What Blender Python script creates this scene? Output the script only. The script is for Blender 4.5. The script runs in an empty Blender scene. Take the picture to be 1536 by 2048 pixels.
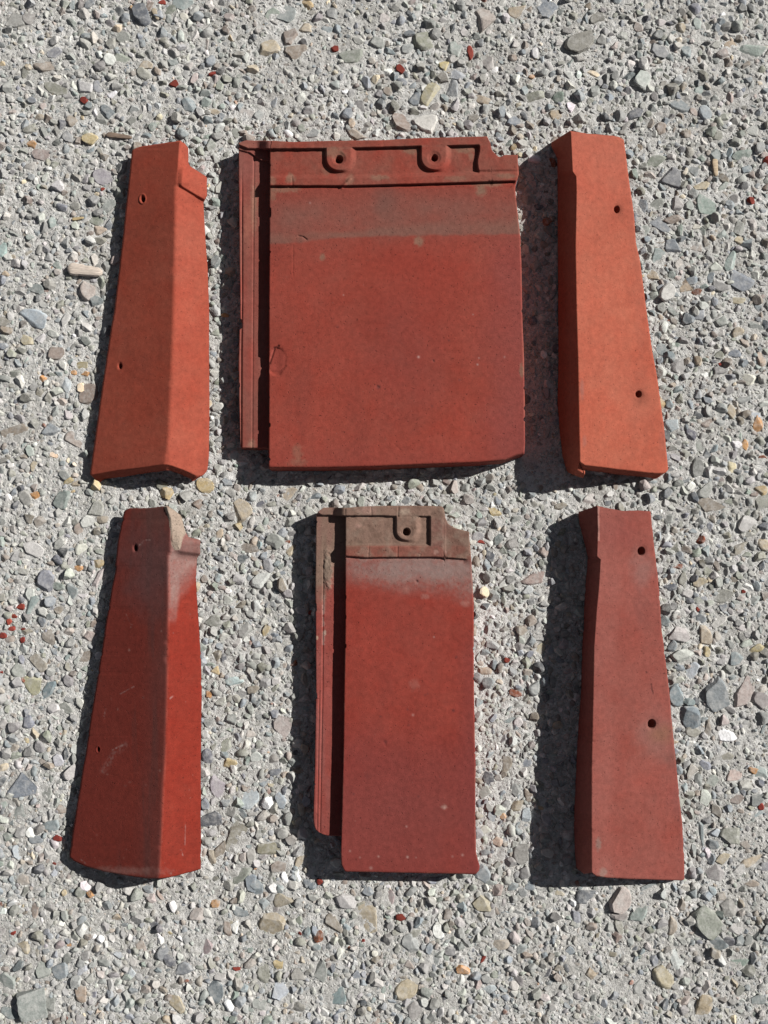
import bpy, math, random
import numpy as np
from mathutils import Vector, Matrix, Quaternion

# ------------------------------------------------------------------ camera, light, exposure
SC = bpy.context.scene
COL = SC.collection
F_PX, W_PX, H_PX = 1750.0, 1536.0, 2048.0        # focal length in photo pixels, photo size
CAM_H, TILT = 1.05, math.radians(5.8)            # phone held about a metre above the gravel, tipped a little forward
cam_data = bpy.data.cameras.new('camera')
cam_data.sensor_fit = 'VERTICAL'
cam_data.sensor_height = 36.0
cam_data.lens = 36.0 * F_PX / H_PX
cam_data.clip_start, cam_data.clip_end = 0.02, 60.0
cam = bpy.data.objects.new('camera', cam_data)
COL.objects.link(cam)
cam.location = (0.0, 0.0, CAM_H)
cam.rotation_euler = (TILT, 0.0, 0.0)
SC.camera = cam

SUN_AZ, SUN_EL = math.radians(22.5), math.radians(33.0)     # azimuth from +x towards +y
to_sun = Vector((math.cos(SUN_EL) * math.cos(SUN_AZ), math.cos(SUN_EL) * math.sin(SUN_AZ), math.sin(SUN_EL)))
world = bpy.data.worlds.new('World')
SC.world = world
world.use_nodes = True
wn = world.node_tree.nodes
wl = world.node_tree.links
wn.clear()
sky = wn.new('ShaderNodeTexSky')
sky.sky_type = 'NISHITA'
sky.sun_disc = False
sky.sun_elevation = SUN_EL
sky.altitude = 3000.0
sky.air_density = 0.45
sky.dust_density = 0.3
sky.sun_rotation = math.pi / 2 - SUN_AZ
bg = wn.new('ShaderNodeBackground')
bg.inputs['Strength'].default_value = 0.06
wo = wn.new('ShaderNodeOutputWorld')
hs = wn.new('ShaderNodeHueSaturation')           # the phone's white balance takes most of the blue out of the sky light
hs.inputs['Saturation'].default_value = 0.35
wl.new(sky.outputs['Color'], hs.inputs['Color'])
wl.new(hs.outputs['Color'], bg.inputs['Color'])
wl.new(bg.outputs['Background'], wo.inputs['Surface'])
sun_data = bpy.data.lights.new('sun', 'SUN')
sun_data.energy = 5.0
sun_data.angle = math.radians(0.55)
sun_data.color = (1.0, 0.972, 0.93)
sun = bpy.data.objects.new('sun', sun_data)
COL.objects.link(sun)
sun.rotation_euler = to_sun.to_track_quat('Z', 'Y').to_euler()
sun.location = to_sun * 5
vs = SC.view_settings
vs.view_transform = 'Standard'
vs.look = 'None'
vs.gamma = 1.0
vs.use_curve_mapping = False
vs.exposure = 0.34
SC.cycles.max_bounces = 6

# ------------------------------------------------------------------ small helpers
CT, ST = math.cos(TILT), math.sin(TILT)


def Wp(px, py, h):
    """The point of the place seen at photo position (px, py) and lying h metres above the ground."""
    px, py, h = np.broadcast_arrays(np.asarray(px, float), np.asarray(py, float), np.asarray(h, float))
    dx = (px - W_PX / 2) / F_PX
    dy = (H_PX / 2 - py) / F_PX
    wy = dy * CT + ST
    wz = dy * ST - CT
    k = (h - CAM_H) / wz
    return np.stack([dx * k, wy * k, h], -1)


_rng = np.random.default_rng(5)
_LAT = _rng.random((16, 256, 256))


def vnoise(x, y, seed=0):
    L = _LAT[seed % 16]
    x = np.asarray(x, float) + 31.7 * seed
    y = np.asarray(y, float) + 17.3 * seed
    xi, yi = np.floor(x).astype(int), np.floor(y).astype(int)
    fx, fy = x - xi, y - yi
    fx, fy = fx * fx * (3 - 2 * fx), fy * fy * (3 - 2 * fy)
    a, b = L[yi % 256, xi % 256], L[yi % 256, (xi + 1) % 256]
    c, d = L[(yi + 1) % 256, xi % 256], L[(yi + 1) % 256, (xi + 1) % 256]
    return (a * (1 - fx) + b * fx) * (1 - fy) + (c * (1 - fx) + d * fx) * fy


def fbm(x, y, scale, octv=4, seed=0):
    """Fractal noise in about -1..1."""
    out, amp, tot = 0.0, 1.0, 0.0
    x, y = np.asarray(x, float), np.asarray(y, float)
    for k in range(octv):
        c, s = math.cos(0.6 + 1.1 * k), math.sin(0.6 + 1.1 * k)
        out = out + amp * (vnoise((x * c - y * s) / scale, (x * s + y * c) / scale, seed + k) * 2 - 1)
        tot += amp
        amp *= 0.55
        scale /= 2.03
    return out / tot


def sst(x, a, b):
    t = np.clip((x - a) / (b - a), 0, 1)
    return t * t * (3 - 2 * t)


def pl(v, *pts):
    """Piecewise linear through (v, value) pairs."""
    p = sorted(pts)
    return np.interp(v, [q[0] for q in p], [q[1] for q in p])


def segdist(px, py, pts):
    d = np.full(np.shape(px), 1e9)
    for (x0, y0), (x1, y1) in zip(pts[:-1], pts[1:]):
        vx, vy = x1 - x0, y1 - y0
        t = np.clip(((px - x0) * vx + (py - y0) * vy) / (vx * vx + vy * vy + 1e-9), 0, 1)
        d = np.minimum(d, np.hypot(px - x0 - t * vx, py - y0 - t * vy))
    return d


def blob(px, py, cx, cy, rx, ry, soft=0.5, rough=0.35, seed=3):
    r = np.hypot((px - cx) / rx, (py - cy) / ry) + rough * fbm(px, py, max(3.0, 0.7 * min(rx, ry)), 3, seed)
    return 1 - sst(r, 1 - soft, 1 + soft)


def mixc(c, m, col):
    m = np.clip(m, 0, 1)[..., None]
    return c * (1 - m) + np.array(col) * m


def np_mesh(name, verts, faces, tint=None, smooth=True):
    """A mesh from numpy arrays: faces is (n, 3) or (n, 4)."""
    me = bpy.data.meshes.new(name)
    nf, k = faces.shape
    me.vertices.add(len(verts))
    me.vertices.foreach_set('co', np.ascontiguousarray(verts, np.float32).ravel())
    me.loops.add(nf * k)
    me.loops.foreach_set('vertex_index', np.ascontiguousarray(faces, np.int32).ravel())
    me.polygons.add(nf)
    me.polygons.foreach_set('loop_start', np.arange(0, nf * k, k, dtype=np.int32))
    me.polygons.foreach_set('use_smooth', np.broadcast_to(np.asarray(smooth, bool), (nf,)).copy())
    me.update(calc_edges=True)
    if tint is not None:
        at = me.color_attributes.new('tint', 'FLOAT_COLOR', 'POINT')
        c4 = np.ones((len(verts), 4), np.float32)
        c4[:, :3] = tint
        at.data.foreach_set('color', c4.ravel())
    return me


def tag(o, label=None, cat=None, group=None, kind=None):
    for k, v in (('label', label), ('category', cat), ('group', group), ('kind', kind)):
        if v:
            o[k] = v
    return o


# ------------------------------------------------------------------ materials
def new_mat(name):
    m = bpy.data.materials.new(name)
    m.use_nodes = True
    nt = m.node_tree
    nt.nodes.clear()
    out = nt.nodes.new('ShaderNodeOutputMaterial')
    bs = nt.nodes.new('ShaderNodeBsdfPrincipled')
    nt.links.new(bs.outputs['BSDF'], out.inputs['Surface'])
    return m, nt, bs


def n_noise(nt, vec, scale, detail=4.0, rough=0.55):
    n = nt.nodes.new('ShaderNodeTexNoise')
    n.inputs['Scale'].default_value = scale
    n.inputs['Detail'].default_value = detail
    n.inputs['Roughness'].default_value = rough
    nt.links.new(vec, n.inputs['Vector'])
    return n.outputs['Fac']


def n_range(nt, fac, a, b, lo, hi):
    n = nt.nodes.new('ShaderNodeMapRange')
    for k, v in zip((1, 2, 3, 4), (a, b, lo, hi)):
        n.inputs[k].default_value = v
    nt.links.new(fac, n.inputs[0])
    return n.outputs[0]


def n_mix(nt, fac, a, b, mode='MIX'):
    n = nt.nodes.new('ShaderNodeMix')
    n.data_type = 'RGBA'
    n.blend_type = mode
    for sock, v in ((n.inputs[0], fac), (n.inputs[6], a), (n.inputs[7], b)):
        if isinstance(v, (int, float)):
            sock.default_value = v
        elif isinstance(v, tuple):
            sock.default_value = (*v, 1.0)
        else:
            nt.links.new(v, sock)
    return n.outputs[2]


def n_math(nt, op, a, b):
    n = nt.nodes.new('ShaderNodeMath')
    n.operation = op
    for s, v in zip(n.inputs, (a, b)):
        if isinstance(v, (int, float)):
            s.default_value = v
        else:
            nt.links.new(v, s)
    return n.outputs[0]


def n_bump(nt, bs, h, strength, dist):
    b = nt.nodes.new('ShaderNodeBump')
    b.inputs['Strength'].default_value = strength
    b.inputs['Distance'].default_value = dist
    nt.links.new(h, b.inputs['Height'])
    nt.links.new(b.outputs['Normal'], bs.inputs['Normal'])


def coords(nt):
    g = nt.nodes.new('ShaderNodeNewGeometry')
    return g.outputs['Position']


def tint_node(nt):
    a = nt.nodes.new('ShaderNodeAttribute')
    a.attribute_name = 'tint'
    return a.outputs['Color']


def clay_material(name, speck=0.17, rough=0.9, bump=0.00022):
    m, nt, bs = new_mat(name)
    p = coords(nt)
    c = tint_node(nt)
    fine = n_noise(nt, p, 1000.0, 3.0, 0.75)
    mid = n_noise(nt, p, 170.0, 5.0, 0.6)
    c = n_mix(nt, 1.0, c, n_grey(nt, n_range(nt, fine, 0.3, 0.7, 1 - speck, 1 + speck)), 'MULTIPLY')
    c = n_mix(nt, 1.0, c, n_grey(nt, n_range(nt, mid, 0.3, 0.7, 0.86, 1.13)), 'MULTIPLY')
    pits = n_noise(nt, p, 420.0, 2.0, 0.5)
    c = n_mix(nt, n_range(nt, pits, 0.68, 0.75, 0.0, 0.45), c, (0.05, 0.018, 0.014))
    lime = n_noise(nt, p, 260.0, 4.0, 0.6)
    c = n_mix(nt, n_range(nt, lime, 0.68, 0.79, 0.0, 0.3), c, (0.34, 0.20, 0.16))
    nt.links.new(c, bs.inputs['Base Color'])
    bs.inputs['Roughness'].default_value = rough
    bs.inputs['Specular IOR Level'].default_value = 0.16
    h = n_math(nt, 'ADD', n_math(nt, 'MULTIPLY', fine, 0.45), n_math(nt, 'MULTIPLY', mid, 1.3))
    h = n_math(nt, 'SUBTRACT', h, n_range(nt, pits, 0.66, 0.74, 0.0, 1.8))
    n_bump(nt, bs, h, 0.8, bump)
    return m


def n_grey(nt, f):
    n = nt.nodes.new('ShaderNodeCombineColor')
    for s in n.inputs[:3]:
        nt.links.new(f, s)
    return n.outputs[0]


def stone_material():
    m, nt, bs = new_mat('gravel_stone')
    p = coords(nt)
    c = tint_node(nt)
    a = n_noise(nt, p, 330.0, 5.0, 0.65)
    b = n_noise(nt, p, 1600.0, 3.0, 0.7)
    c = n_mix(nt, 1.0, c, n_grey(nt, n_range(nt, a, 0.3, 0.7, 0.78, 1.22)), 'MULTIPLY')
    c = n_mix(nt, 1.0, c, n_grey(nt, n_range(nt, b, 0.3, 0.7, 0.86, 1.14)), 'MULTIPLY')
    d = n_noise(nt, p, 140.0, 6.0, 0.7)
    c = n_mix(nt, n_range(nt, d, 0.46, 0.68, 0.0, 0.52), c, (0.53, 0.52, 0.495))      # limestone dust lying on the stones
    nt.links.new(c, bs.inputs['Base Color'])
    bs.inputs['Roughness'].default_value = 0.88
    bs.inputs['Specular IOR Level'].default_value = 0.25
    n_bump(nt, bs, n_math(nt, 'ADD', a, n_math(nt, 'MULTIPLY', b, 0.35)), 0.9, 0.0007)
    return m


def fines_material():
    m, nt, bs = new_mat('limestone_fines')
    p = coords(nt)
    a = n_noise(nt, p, 11.0, 6.0, 0.65)
    b = n_noise(nt, p, 150.0, 6.0, 0.7)
    e = n_noise(nt, p, 800.0, 4.0, 0.8)
    c = n_mix(nt, n_range(nt, a, 0.38, 0.62, 0.0, 1.0), (0.56, 0.545, 0.515), (0.80, 0.79, 0.765))
    c = n_mix(nt, n_range(nt, b, 0.44, 0.64, 0.0, 0.65), c, (0.40, 0.39, 0.36))
    c = n_mix(nt, 1.0, c, n_grey(nt, n_range(nt, e, 0.3, 0.7, 0.74, 1.2)), 'MULTIPLY')
    nt.links.new(c, bs.inputs['Base Color'])
    bs.inputs['Roughness'].default_value = 0.95
    bs.inputs['Specular IOR Level'].default_value = 0.15
    hgt = n_math(nt, 'ADD', n_math(nt, 'MULTIPLY', b, 1.5), n_math(nt, 'MULTIPLY', e, 0.55))
    n_bump(nt, bs, hgt, 1.0, 0.0034)
    return m


def wood_material():
    m, nt, bs = new_mat('weathered_wood')
    p = coords(nt)
    c = tint_node(nt)
    mp = nt.nodes.new('ShaderNodeMapping')
    mp.inputs['Scale'].default_value = (120.0, 900.0, 400.0)
    nt.links.new(p, mp.inputs['Vector'])
    g = n_noise(nt, mp.outputs['Vector'], 1.0, 4.0, 0.6)
    c = n_mix(nt, 1.0, c, n_grey(nt, n_range(nt, g, 0.3, 0.7, 0.6, 1.2)), 'MULTIPLY')
    nt.links.new(c, bs.inputs['Base Color'])
    bs.inputs['Roughness'].default_value = 0.85
    n_bump(nt, bs, g, 0.7, 0.0005)
    return m


M_CLAY = clay_material('fired_clay')
M_OLD = clay_material('weathered_clay', 0.20, 0.9, 0.0003)
M_MORTAR = clay_material('lime_mortar', 0.22, 0.92, 0.0009)
M_STONE = stone_material()
M_FINES = fines_material()
M_WOOD = wood_material()

# ------------------------------------------------------------------ roof tiles
def tile_root(name, label, px, py):
    r = bpy.data.objects.new(name, None)
    r.empty_display_size = 0.05
    COL.objects.link(r)
    r.location = Wp(px, py, 0.0)
    tag(r, label, 'roof tile')
    return r


def box_blur(A, n, axis):
    """Running mean over 2n+1 samples, ends repeated."""
    pad = [(0, 0)] * A.ndim
    pad[axis] = (n + 1, n)
    c = np.cumsum(np.pad(A, pad, mode='edge'), axis=axis)
    m = A.shape[axis]
    return (np.take(c, np.arange(2 * n + 1, 2 * n + 1 + m), axis=axis) - np.take(c, np.arange(m), axis=axis)) / (2 * n + 1)


def build_solid(PX, PY, Hmm, tint, cats, base, push=None, under=None, slant=None):
    """A closed clay solid over a grid of photo positions and heights. base = ('ground', z) drops straight down, ('shell', t) follows
    the upper face at thickness t. push (metres, along the normal) carves holes. Returns {category: (verts, faces, tint)}."""
    P = Wp(PX, PY, Hmm / 1000.0)
    gu = np.gradient(P, axis=1)
    gv = np.gradient(P, axis=0)
    N = np.cross(gv, gu)
    N /= np.linalg.norm(N, axis=-1, keepdims=True) + 1e-12
    if base[0] == 'ground':
        Q = P.copy()
        Q[..., 2] = base[1]
    else:
        Ns = box_blur(box_blur(N, 14, 1), 14, 0)
        Ns /= np.linalg.norm(Ns, axis=-1, keepdims=True) + 1e-12
        Q = P - Ns * base[1]
        if slant is not None:
            Q[..., 1] -= slant
    if push is not None:
        # average normal over the hole so that the bore stays straight
        P = P - N * push[..., None]
    nv, nu = PX.shape
    idx = np.arange(nv * nu).reshape(nv, nu)
    T = nv * nu
    q = lambda I: np.stack([I[:-1, :-1], I[1:, :-1], I[1:, 1:], I[:-1, 1:]], -1).reshape(-1, 4)
    top = q(idx)
    bot = q(idx + T)[:, ::-1]
    c = cats.reshape(-1)
    rims, rc = [], []
    nring = 1
    edges = [(idx[0, :-1], idx[0, 1:], cats[0]), (idx[-1, 1:], idx[-1, :-1], cats[-1]),
             (idx[1:, 0], idx[:-1, 0], cats[:, 0]), (idx[:-1, -1], idx[1:, -1], cats[:, -1])]
    verts = [P.reshape(-1, 3), Q.reshape(-1, 3)]
    tints = [tint.reshape(-1, 3)] * 2
    off = 2 * T
    Pf, Qf, tf = verts[0], verts[1], tints[0]
    for a, b, cc in edges:
        prev_a, prev_b = a, b
        for k in range(1, nring + 1):
            t = k / nring
            if k < nring:
                na = np.arange(len(a)) + off
                nb = np.arange(len(a)) + off + len(a)
                verts += [Pf[a] * (1 - t) + Qf[a] * t, Pf[b] * (1 - t) + Qf[b] * t]
                tints += [tf[a], tf[b]]
                off += 2 * len(a)
            else:
                na, nb = a + T, b + T
            rims.append(np.stack([prev_a, prev_b, nb, na], -1))
            rc.append(cc)
            prev_a, prev_b = na, nb
    V = np.concatenate(verts)
    TI = np.concatenate(tints)
    F = np.concatenate([top, bot] + rims)
    C = np.concatenate([c, np.zeros_like(c) if under is None else under.reshape(-1)] + [np.asarray(r) for r in rc])
    SM = np.zeros(len(F), bool)
    SM[:len(top)] = True                      # only the upper face is smooth; rims and undersides stay flat
    out = {}
    for k in np.unique(C):
        f = F[C == k]
        u, inv = np.unique(f, return_inverse=True)
        out[int(k)] = (V[u], inv.reshape(f.shape), TI[u], SM[C == k])
    return out


def add_parts(root, solid, names, mats, hole_of=None):
    """Link each category of a solid as a child mesh of the tile; names[k] is the part name, hole_of[k] the part it sits in."""
    objs = {}
    order = sorted(solid, key=lambda k: (hole_of or {}).get(k, -1) >= 0)
    for k in order:
        v, f, t, sm = solid[k]
        me = np_mesh(names[k], v - np.array(root.location), f, t, sm)
        o = bpy.data.objects.new(names[k], me)
        COL.objects.link(o)
        me.materials.append(mats.get(k, mats[0]))
        par = objs[hole_of[k]] if hole_of and k in hole_of else root
        o.parent = par
        objs[k] = o
    return objs


def smin(a, b, k):
    h = np.clip(0.5 + 0.5 * (b - a) / k, 0, 1)
    return b * (1 - h) + a * h - k * h * (1 - h)


def rake_tile(root, xl, xr, xe, yt, yb, hl, hr, he, paint, mat, n_l, n_r, n_v, holes, step=None, extra=None, cats_extra=None, slant=0.0, ref=None,
              rnd=2.0, thick=0.0125, names=None, mats=None, edge_wear=0.6, seed=0, ksm=3.0, cover_first=True):
    """A gable (rake) tile: two wings meeting in a ridge. xl, xr, xe give the left edge, ridge and right edge along the photo's y;
    yt, yb the two ends across u (0 left edge, 1 ridge, 2 right edge); hl, hr, he the heights in mm."""
    u = np.concatenate([np.linspace(0, 1, n_l + 1)[:-1], np.linspace(1, 2, n_r + 1)])
    v = np.linspace(0, 1, n_v + 1)
    U, Vv = np.meshgrid(u, v)
    PY = yt(U) + (yb(U) - yt(U)) * Vv
    PY += edge_wear * fbm(U * 60, np.where(Vv < 0.5, 0, 50), 9, 3, seed + 2) * (np.abs(Vv - 0.5) * 2) ** 8
    a, r, e = xl(PY), xr(PY), xe(PY)
    chips = lambda o: 2.4 * max(0.0, edge_wear - 0.45) * sst(fbm(PY, 0 * PY + o, 15, 3, seed + 8), 0.30, 0.55)
    a = a + chips(15) + edge_wear * fbm(PY, 0 * PY, 34, 4, seed + 3)
    e = e - chips(130) + edge_wear * fbm(PY, 0 * PY + 90, 34, 4, seed + 4)
    r = r + 0.5 * edge_wear * fbm(PY, 0 * PY + 40, 60, 3, seed + 5)
    PX = np.where(U < 1, a + (r - a) * U, r + (e - r) * (U - 1))
    HL, HR, HE = hl(PY), hr(PY), he(PY)
    r0 = ref[1](PY) if ref else r                # the flat wing keeps one plane past the shoulder of the other
    rl, rr = (r0 if ref and ref[0] == 'l' else r), (r0 if ref and ref[0] == 'r' else r)
    sl = (HR - HL) / np.maximum(rl - a, 4)
    sr = (HE - HR) / np.maximum(e - rr, 4)
    h1 = HR + sl * (PX - rl)
    h2 = HR + sr * (PX - rr)
    H = smin(h1, h2, ksm)
    H += 0.40 * fbm(PX, PY, 120, 3, seed + 6) + 0.13 * fbm(PX, PY, 22, 3, seed + 7)
    H -= 1.3 * edge_wear * np.exp(-((PX - r) / 5.0) ** 2) * sst(fbm(PY, 0 * PY + 61, 24, 4, seed + 9), 0.22, 0.6)
    if step is not None:
        H = H + step(PX, PY, U)
    # rounded arrises along the free edges
    dl = np.minimum((PX - a) * np.where(n_l > 60, 1, 2.2), 99)
    d_edges = [(PX - a), (e - PX), (PY - yt(U)), (yb(U) - PY)]
    for d in d_edges:
        dd = np.clip(d * 0.6, 0, rnd)
        H = H - (rnd - np.sqrt(np.maximum(rnd ** 2 - (rnd - dd) ** 2, 0)))
    if extra is not None:
        H = H + extra(PX, PY, U)
    cats = (U[:-1, :-1] + 0.001 >= 1).astype(int)
    under = cats.copy()
    cx = 0.25 * (PX[:-1, :-1] + PX[1:, :-1] + PX[:-1, 1:] + PX[1:, 1:])
    cy = 0.25 * (PY[:-1, :-1] + PY[1:, :-1] + PY[:-1, 1:] + PY[1:, 1:])
    push = np.zeros_like(PX)
    hole_of = {}
    names = dict(names)
    for i, (hx, hy, rx, ry, rim, dep) in enumerate(holes):
        q = np.hypot((PX - hx) / rx, (PY - hy) / ry)
        push += dep * (1 - sst(q, 0.62, 1.12)) + 0.0009 * rim * np.exp(-((q - 1.75) / 0.3) ** 2) * (-1) + 0.0008 * (1 - sst(q, 1.0, 1.9))
        qc = np.hypot((cx - hx) / rx, (cy - hy) / ry)
        wing = 0 if np.median(U[np.hypot(PX - hx, PY - hy) < 8]) < 1 else 1
        cats[qc < 1.25] = 10 + i
        names[10 + i] = 'nail_hole'
        hole_of[10 + i] = wing
    if cats_extra is not None:
        for k, (nm, fn, par) in cats_extra.items():
            cats[fn(cx, cy, 0.5 * (U[:-1, :-1] + U[1:, 1:]))] = k
            names[k] = nm
            hole_of[k] = par
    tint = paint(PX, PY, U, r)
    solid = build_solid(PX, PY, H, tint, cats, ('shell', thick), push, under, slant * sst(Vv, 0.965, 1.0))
    return add_parts(root, solid, names, mats or {0: mat}, hole_of)


def arris(px, py, d, w=3.0, seed=2):
    """Rubbed, slightly chipped edge: broken stretches where the distance d from the edge is small."""
    return (1 - sst(d, 0.3 * w, w * (1.0 + 0.5 * fbm(px, py, 9, 3, seed)))) * sst(fbm(px, py, 28, 4, seed + 3), -0.15, 0.35)


def redden(px, py, base, seed, amp=0.10, small=0.05, streak=0.05):
    amp, small = amp * 1.6, small * 0.8
    base = tuple(np.array(base) * np.array((1.05, 1.11, 1.14)))
    c = np.ones(px.shape + (3,)) * np.array(base)
    c = c * (1 + amp * fbm(px, py, 150, 4, seed) + small * fbm(px, py, 14, 3, seed + 1) + streak * fbm(px * 3.2, py * 0.22, 40, 4, seed + 5))[..., None]
    g = fbm(px, py, 90, 4, seed + 2)
    g2 = fbm(px, py, 26, 3, seed + 7)
    c[..., 1] *= 1 + 0.12 * g + 0.12 * g2
    c[..., 2] *= 1 + 0.16 * g + 0.14 * g2
    soot = sst(fbm(px * 1.8, py * 0.6, 120, 5, seed + 9), 0.12, 0.6)
    c = mixc(c, 0.22 * soot, tuple(np.array(base) * np.array((0.62, 0.85, 1.0))))
    return c


# --- upper left gable tile -----------------------------------------------------------------
def paint_a(px, py, U, r):
    c = redden(px, py, (0.258, 0.053, 0.031), 1, 0.09)
    c = mixc(c, 0.25 * sst(fbm(px, py, 60, 4, 4), 0.0, 0.6), (0.19, 0.038, 0.026))
    c = mixc(c, 0.30 * blob(px, py, 250, 940, 90, 10, 0.8), (0.27, 0.058, 0.035))
    return c


ra = tile_root('gable_tile', 'clean orange-red ridged gable tile with raised shoulder, left of the widest tile', 300, 620)
stepA = lambda px, py, U: 4.0 * (1 - sst(py - pl(px, (349, 371), (355, 372), (405, 402), (420, 410)), -7.0, 1.5)) * sst(px - pl(py, (281, 361), (367, 354), (400, 348)), 0.0, 11.0)
rake_tile(
    ra,
    xl=lambda y: pl(y, (296, 268), (300, 264.5), (306, 263.2), (396, 254), (490, 244), (625, 228), (651, 223), (803, 200), (949, 180), (955, 180)),
    xr=lambda y: pl(y, (281, 361), (333, 358), (366, 356), (373, 350.5), (417, 351), (500, 350), (646, 347), (724, 344), (860, 338.5), (922, 334), (935, 331)),
    xe=lambda y: pl(y, (284, 369), (287, 373), (294, 376.5), (326, 377), (332, 380), (352, 411), (356, 414), (392, 414), (398, 411), (406, 407), (479, 411), (531, 415), (604, 418), (828, 419), (912, 418), (938, 415.5), (950, 410), (957, 400)),
    yt=lambda u: pl(u, (0, 301), (0.05, 296), (0.13, 293), (1, 281), (1.4, 283.5), (1.75, 287), (2, 297)),
    yb=lambda u: pl(u, (0, 949), (0.03, 951), (0.35, 942), (0.63, 937.5), (0.92, 931), (1.0, 930.5), (1.12, 932), (1.4, 940), (1.85, 955), (1.94, 954), (2, 944)),
    hl=lambda y: pl(y, (281, 15), (950, 10)), hr=lambda y: pl(y, (281, 35), (950, 41)), he=lambda y: pl(y, (281, 17), (327, 17), (352, 10.5), (400, 10.5), (950, 9)),
    paint=paint_a, mat=M_CLAY, n_l=120, n_r=78, n_v=560,
    holes=[(285.5, 398, 3.5, 5.2, 0.9, 0.0115), (239.5, 732, 3.2, 5.0, 0.0, 0.0115)],
    step=stepA, names={0: 'cover_wing', 1: 'side_wing'}, seed=1, edge_wear=0.5, slant=0.0125, ref=('l', lambda y: pl(y, (281, 354), (500, 350), (646, 347), (724, 344), (860, 338.5), (935, 331))))


# --- upper right gable tile ------------------------------------------------------------------
def paint_c(px, py, U, r):
    c = redden(px, py, (0.296, 0.071, 0.041), 3, 0.09)
    c = mixc(c, 0.45 * (1 - sst(py + 30 * fbm(px, py, 90, 3, 2), 280, 560)), (0.29, 0.082, 0.055))
    c = mixc(c, 0.45 * blob(px, py, 1164, 778, 4, 18, 0.6), (0.20, 0.10, 0.085))
    c = mixc(c, 0.35 * blob(px, py, 1169, 882, 4, 10, 0.6), (0.22, 0.12, 0.10))
    c = mixc(c, 0.40 * blob(px, py, 1326, 880, 7, 26, 0.8), (0.20, 0.08, 0.06))
    for hx, hy in ((1234, 418), (1278, 788)):
        c = mixc(c, 0.55 * blob(px, py, hx + 4, hy + 6, 13, 15, 0.8), (0.17, 0.046, 0.028))
    c = mixc(c, 0.5 * blob(px, py, 1238, 282, 14, 9, 0.8), (0.33, 0.092, 0.055))
    return c


rc = tile_root('gable_tile', 'brightest orange gable tile, smooth broad face with two holes, right of the widest tile', 1225, 610)
rake_tile(
    rc,
    xl=lambda y: pl(y, (284, 1102), (294, 1103), (308, 1110), (318, 1114.5), (448, 1115.6), (724, 1116.7), (807, 1115), (870, 1120), (912, 1125), (941, 1133), (948, 1137.5)),
    xr=lambda y: pl(y, (261, 1139.6), (302, 1142), (343, 1144.3), (347, 1147.5), (353, 1153), (386, 1154), (490, 1151), (615, 1153), (714, 1156), (828, 1158), (925, 1160), (940, 1161)),
    xe=lambda y: pl(y, (270, 1238), (273, 1243), (279, 1248), (294, 1250), (361, 1258), (427, 1268), (486, 1272), (521, 1280), (584, 1288.5), (636, 1295), (697, 1304), (766, 1316), (860, 1329), (922, 1335), (938, 1336.5), (945, 1335), (948, 1330)),
    yt=lambda u: pl(u, (0, 285), (1, 261.5), (1.36, 267), (1.86, 271), (1.95, 274), (2, 280)),
    yb=lambda u: pl(u, (0, 945), (0.5, 948), (0.8, 941), (0.97, 924), (1.0, 925), (1.05, 931), (1.42, 939), (1.85, 947.5), (1.97, 948), (2, 941)),
    hl=lambda y: pl(y, (261, 5), (950, 3)), hr=lambda y: pl(y, (261, 41), (950, 49)), he=lambda y: pl(y, (261, 13), (950, 12)),
    paint=paint_c, mat=M_CLAY, n_l=46, n_r=140, n_v=560,
    holes=[(1234.5, 418, 5.4, 7.2, 0.0, 0.0115), (1278, 788, 5.6, 6.6, 0.0, 0.0115)],
    names={0: 'side_wing', 1: 'cover_wing'}, seed=4, edge_wear=0.6, ksm=2.0, slant=0.0115, ref=('r', lambda y: pl(y, (261, 1147), (500, 1151.5), (714, 1156), (940, 1161))))


# --- lower left gable tile ---------------------------------------------------------------------
def mort(px, py):
    """How far inside the mortar cap a photo position lies (pixels, positive inside)."""
    w = 3.0 * fbm(px, py, 24, 3, 2)
    left = px - pl(py, (1010, 326), (1030, 335), (1060, 340), (1090, 343), (1104, 352))
    right = pl(py, (1010, 412), (1060, 378), (1075, 366), (1104, 360)) - px
    return np.minimum(np.minimum(left, right), 1100 - py) + w


MORT = lambda px, py, U: mort(px, py) > 0


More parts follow.
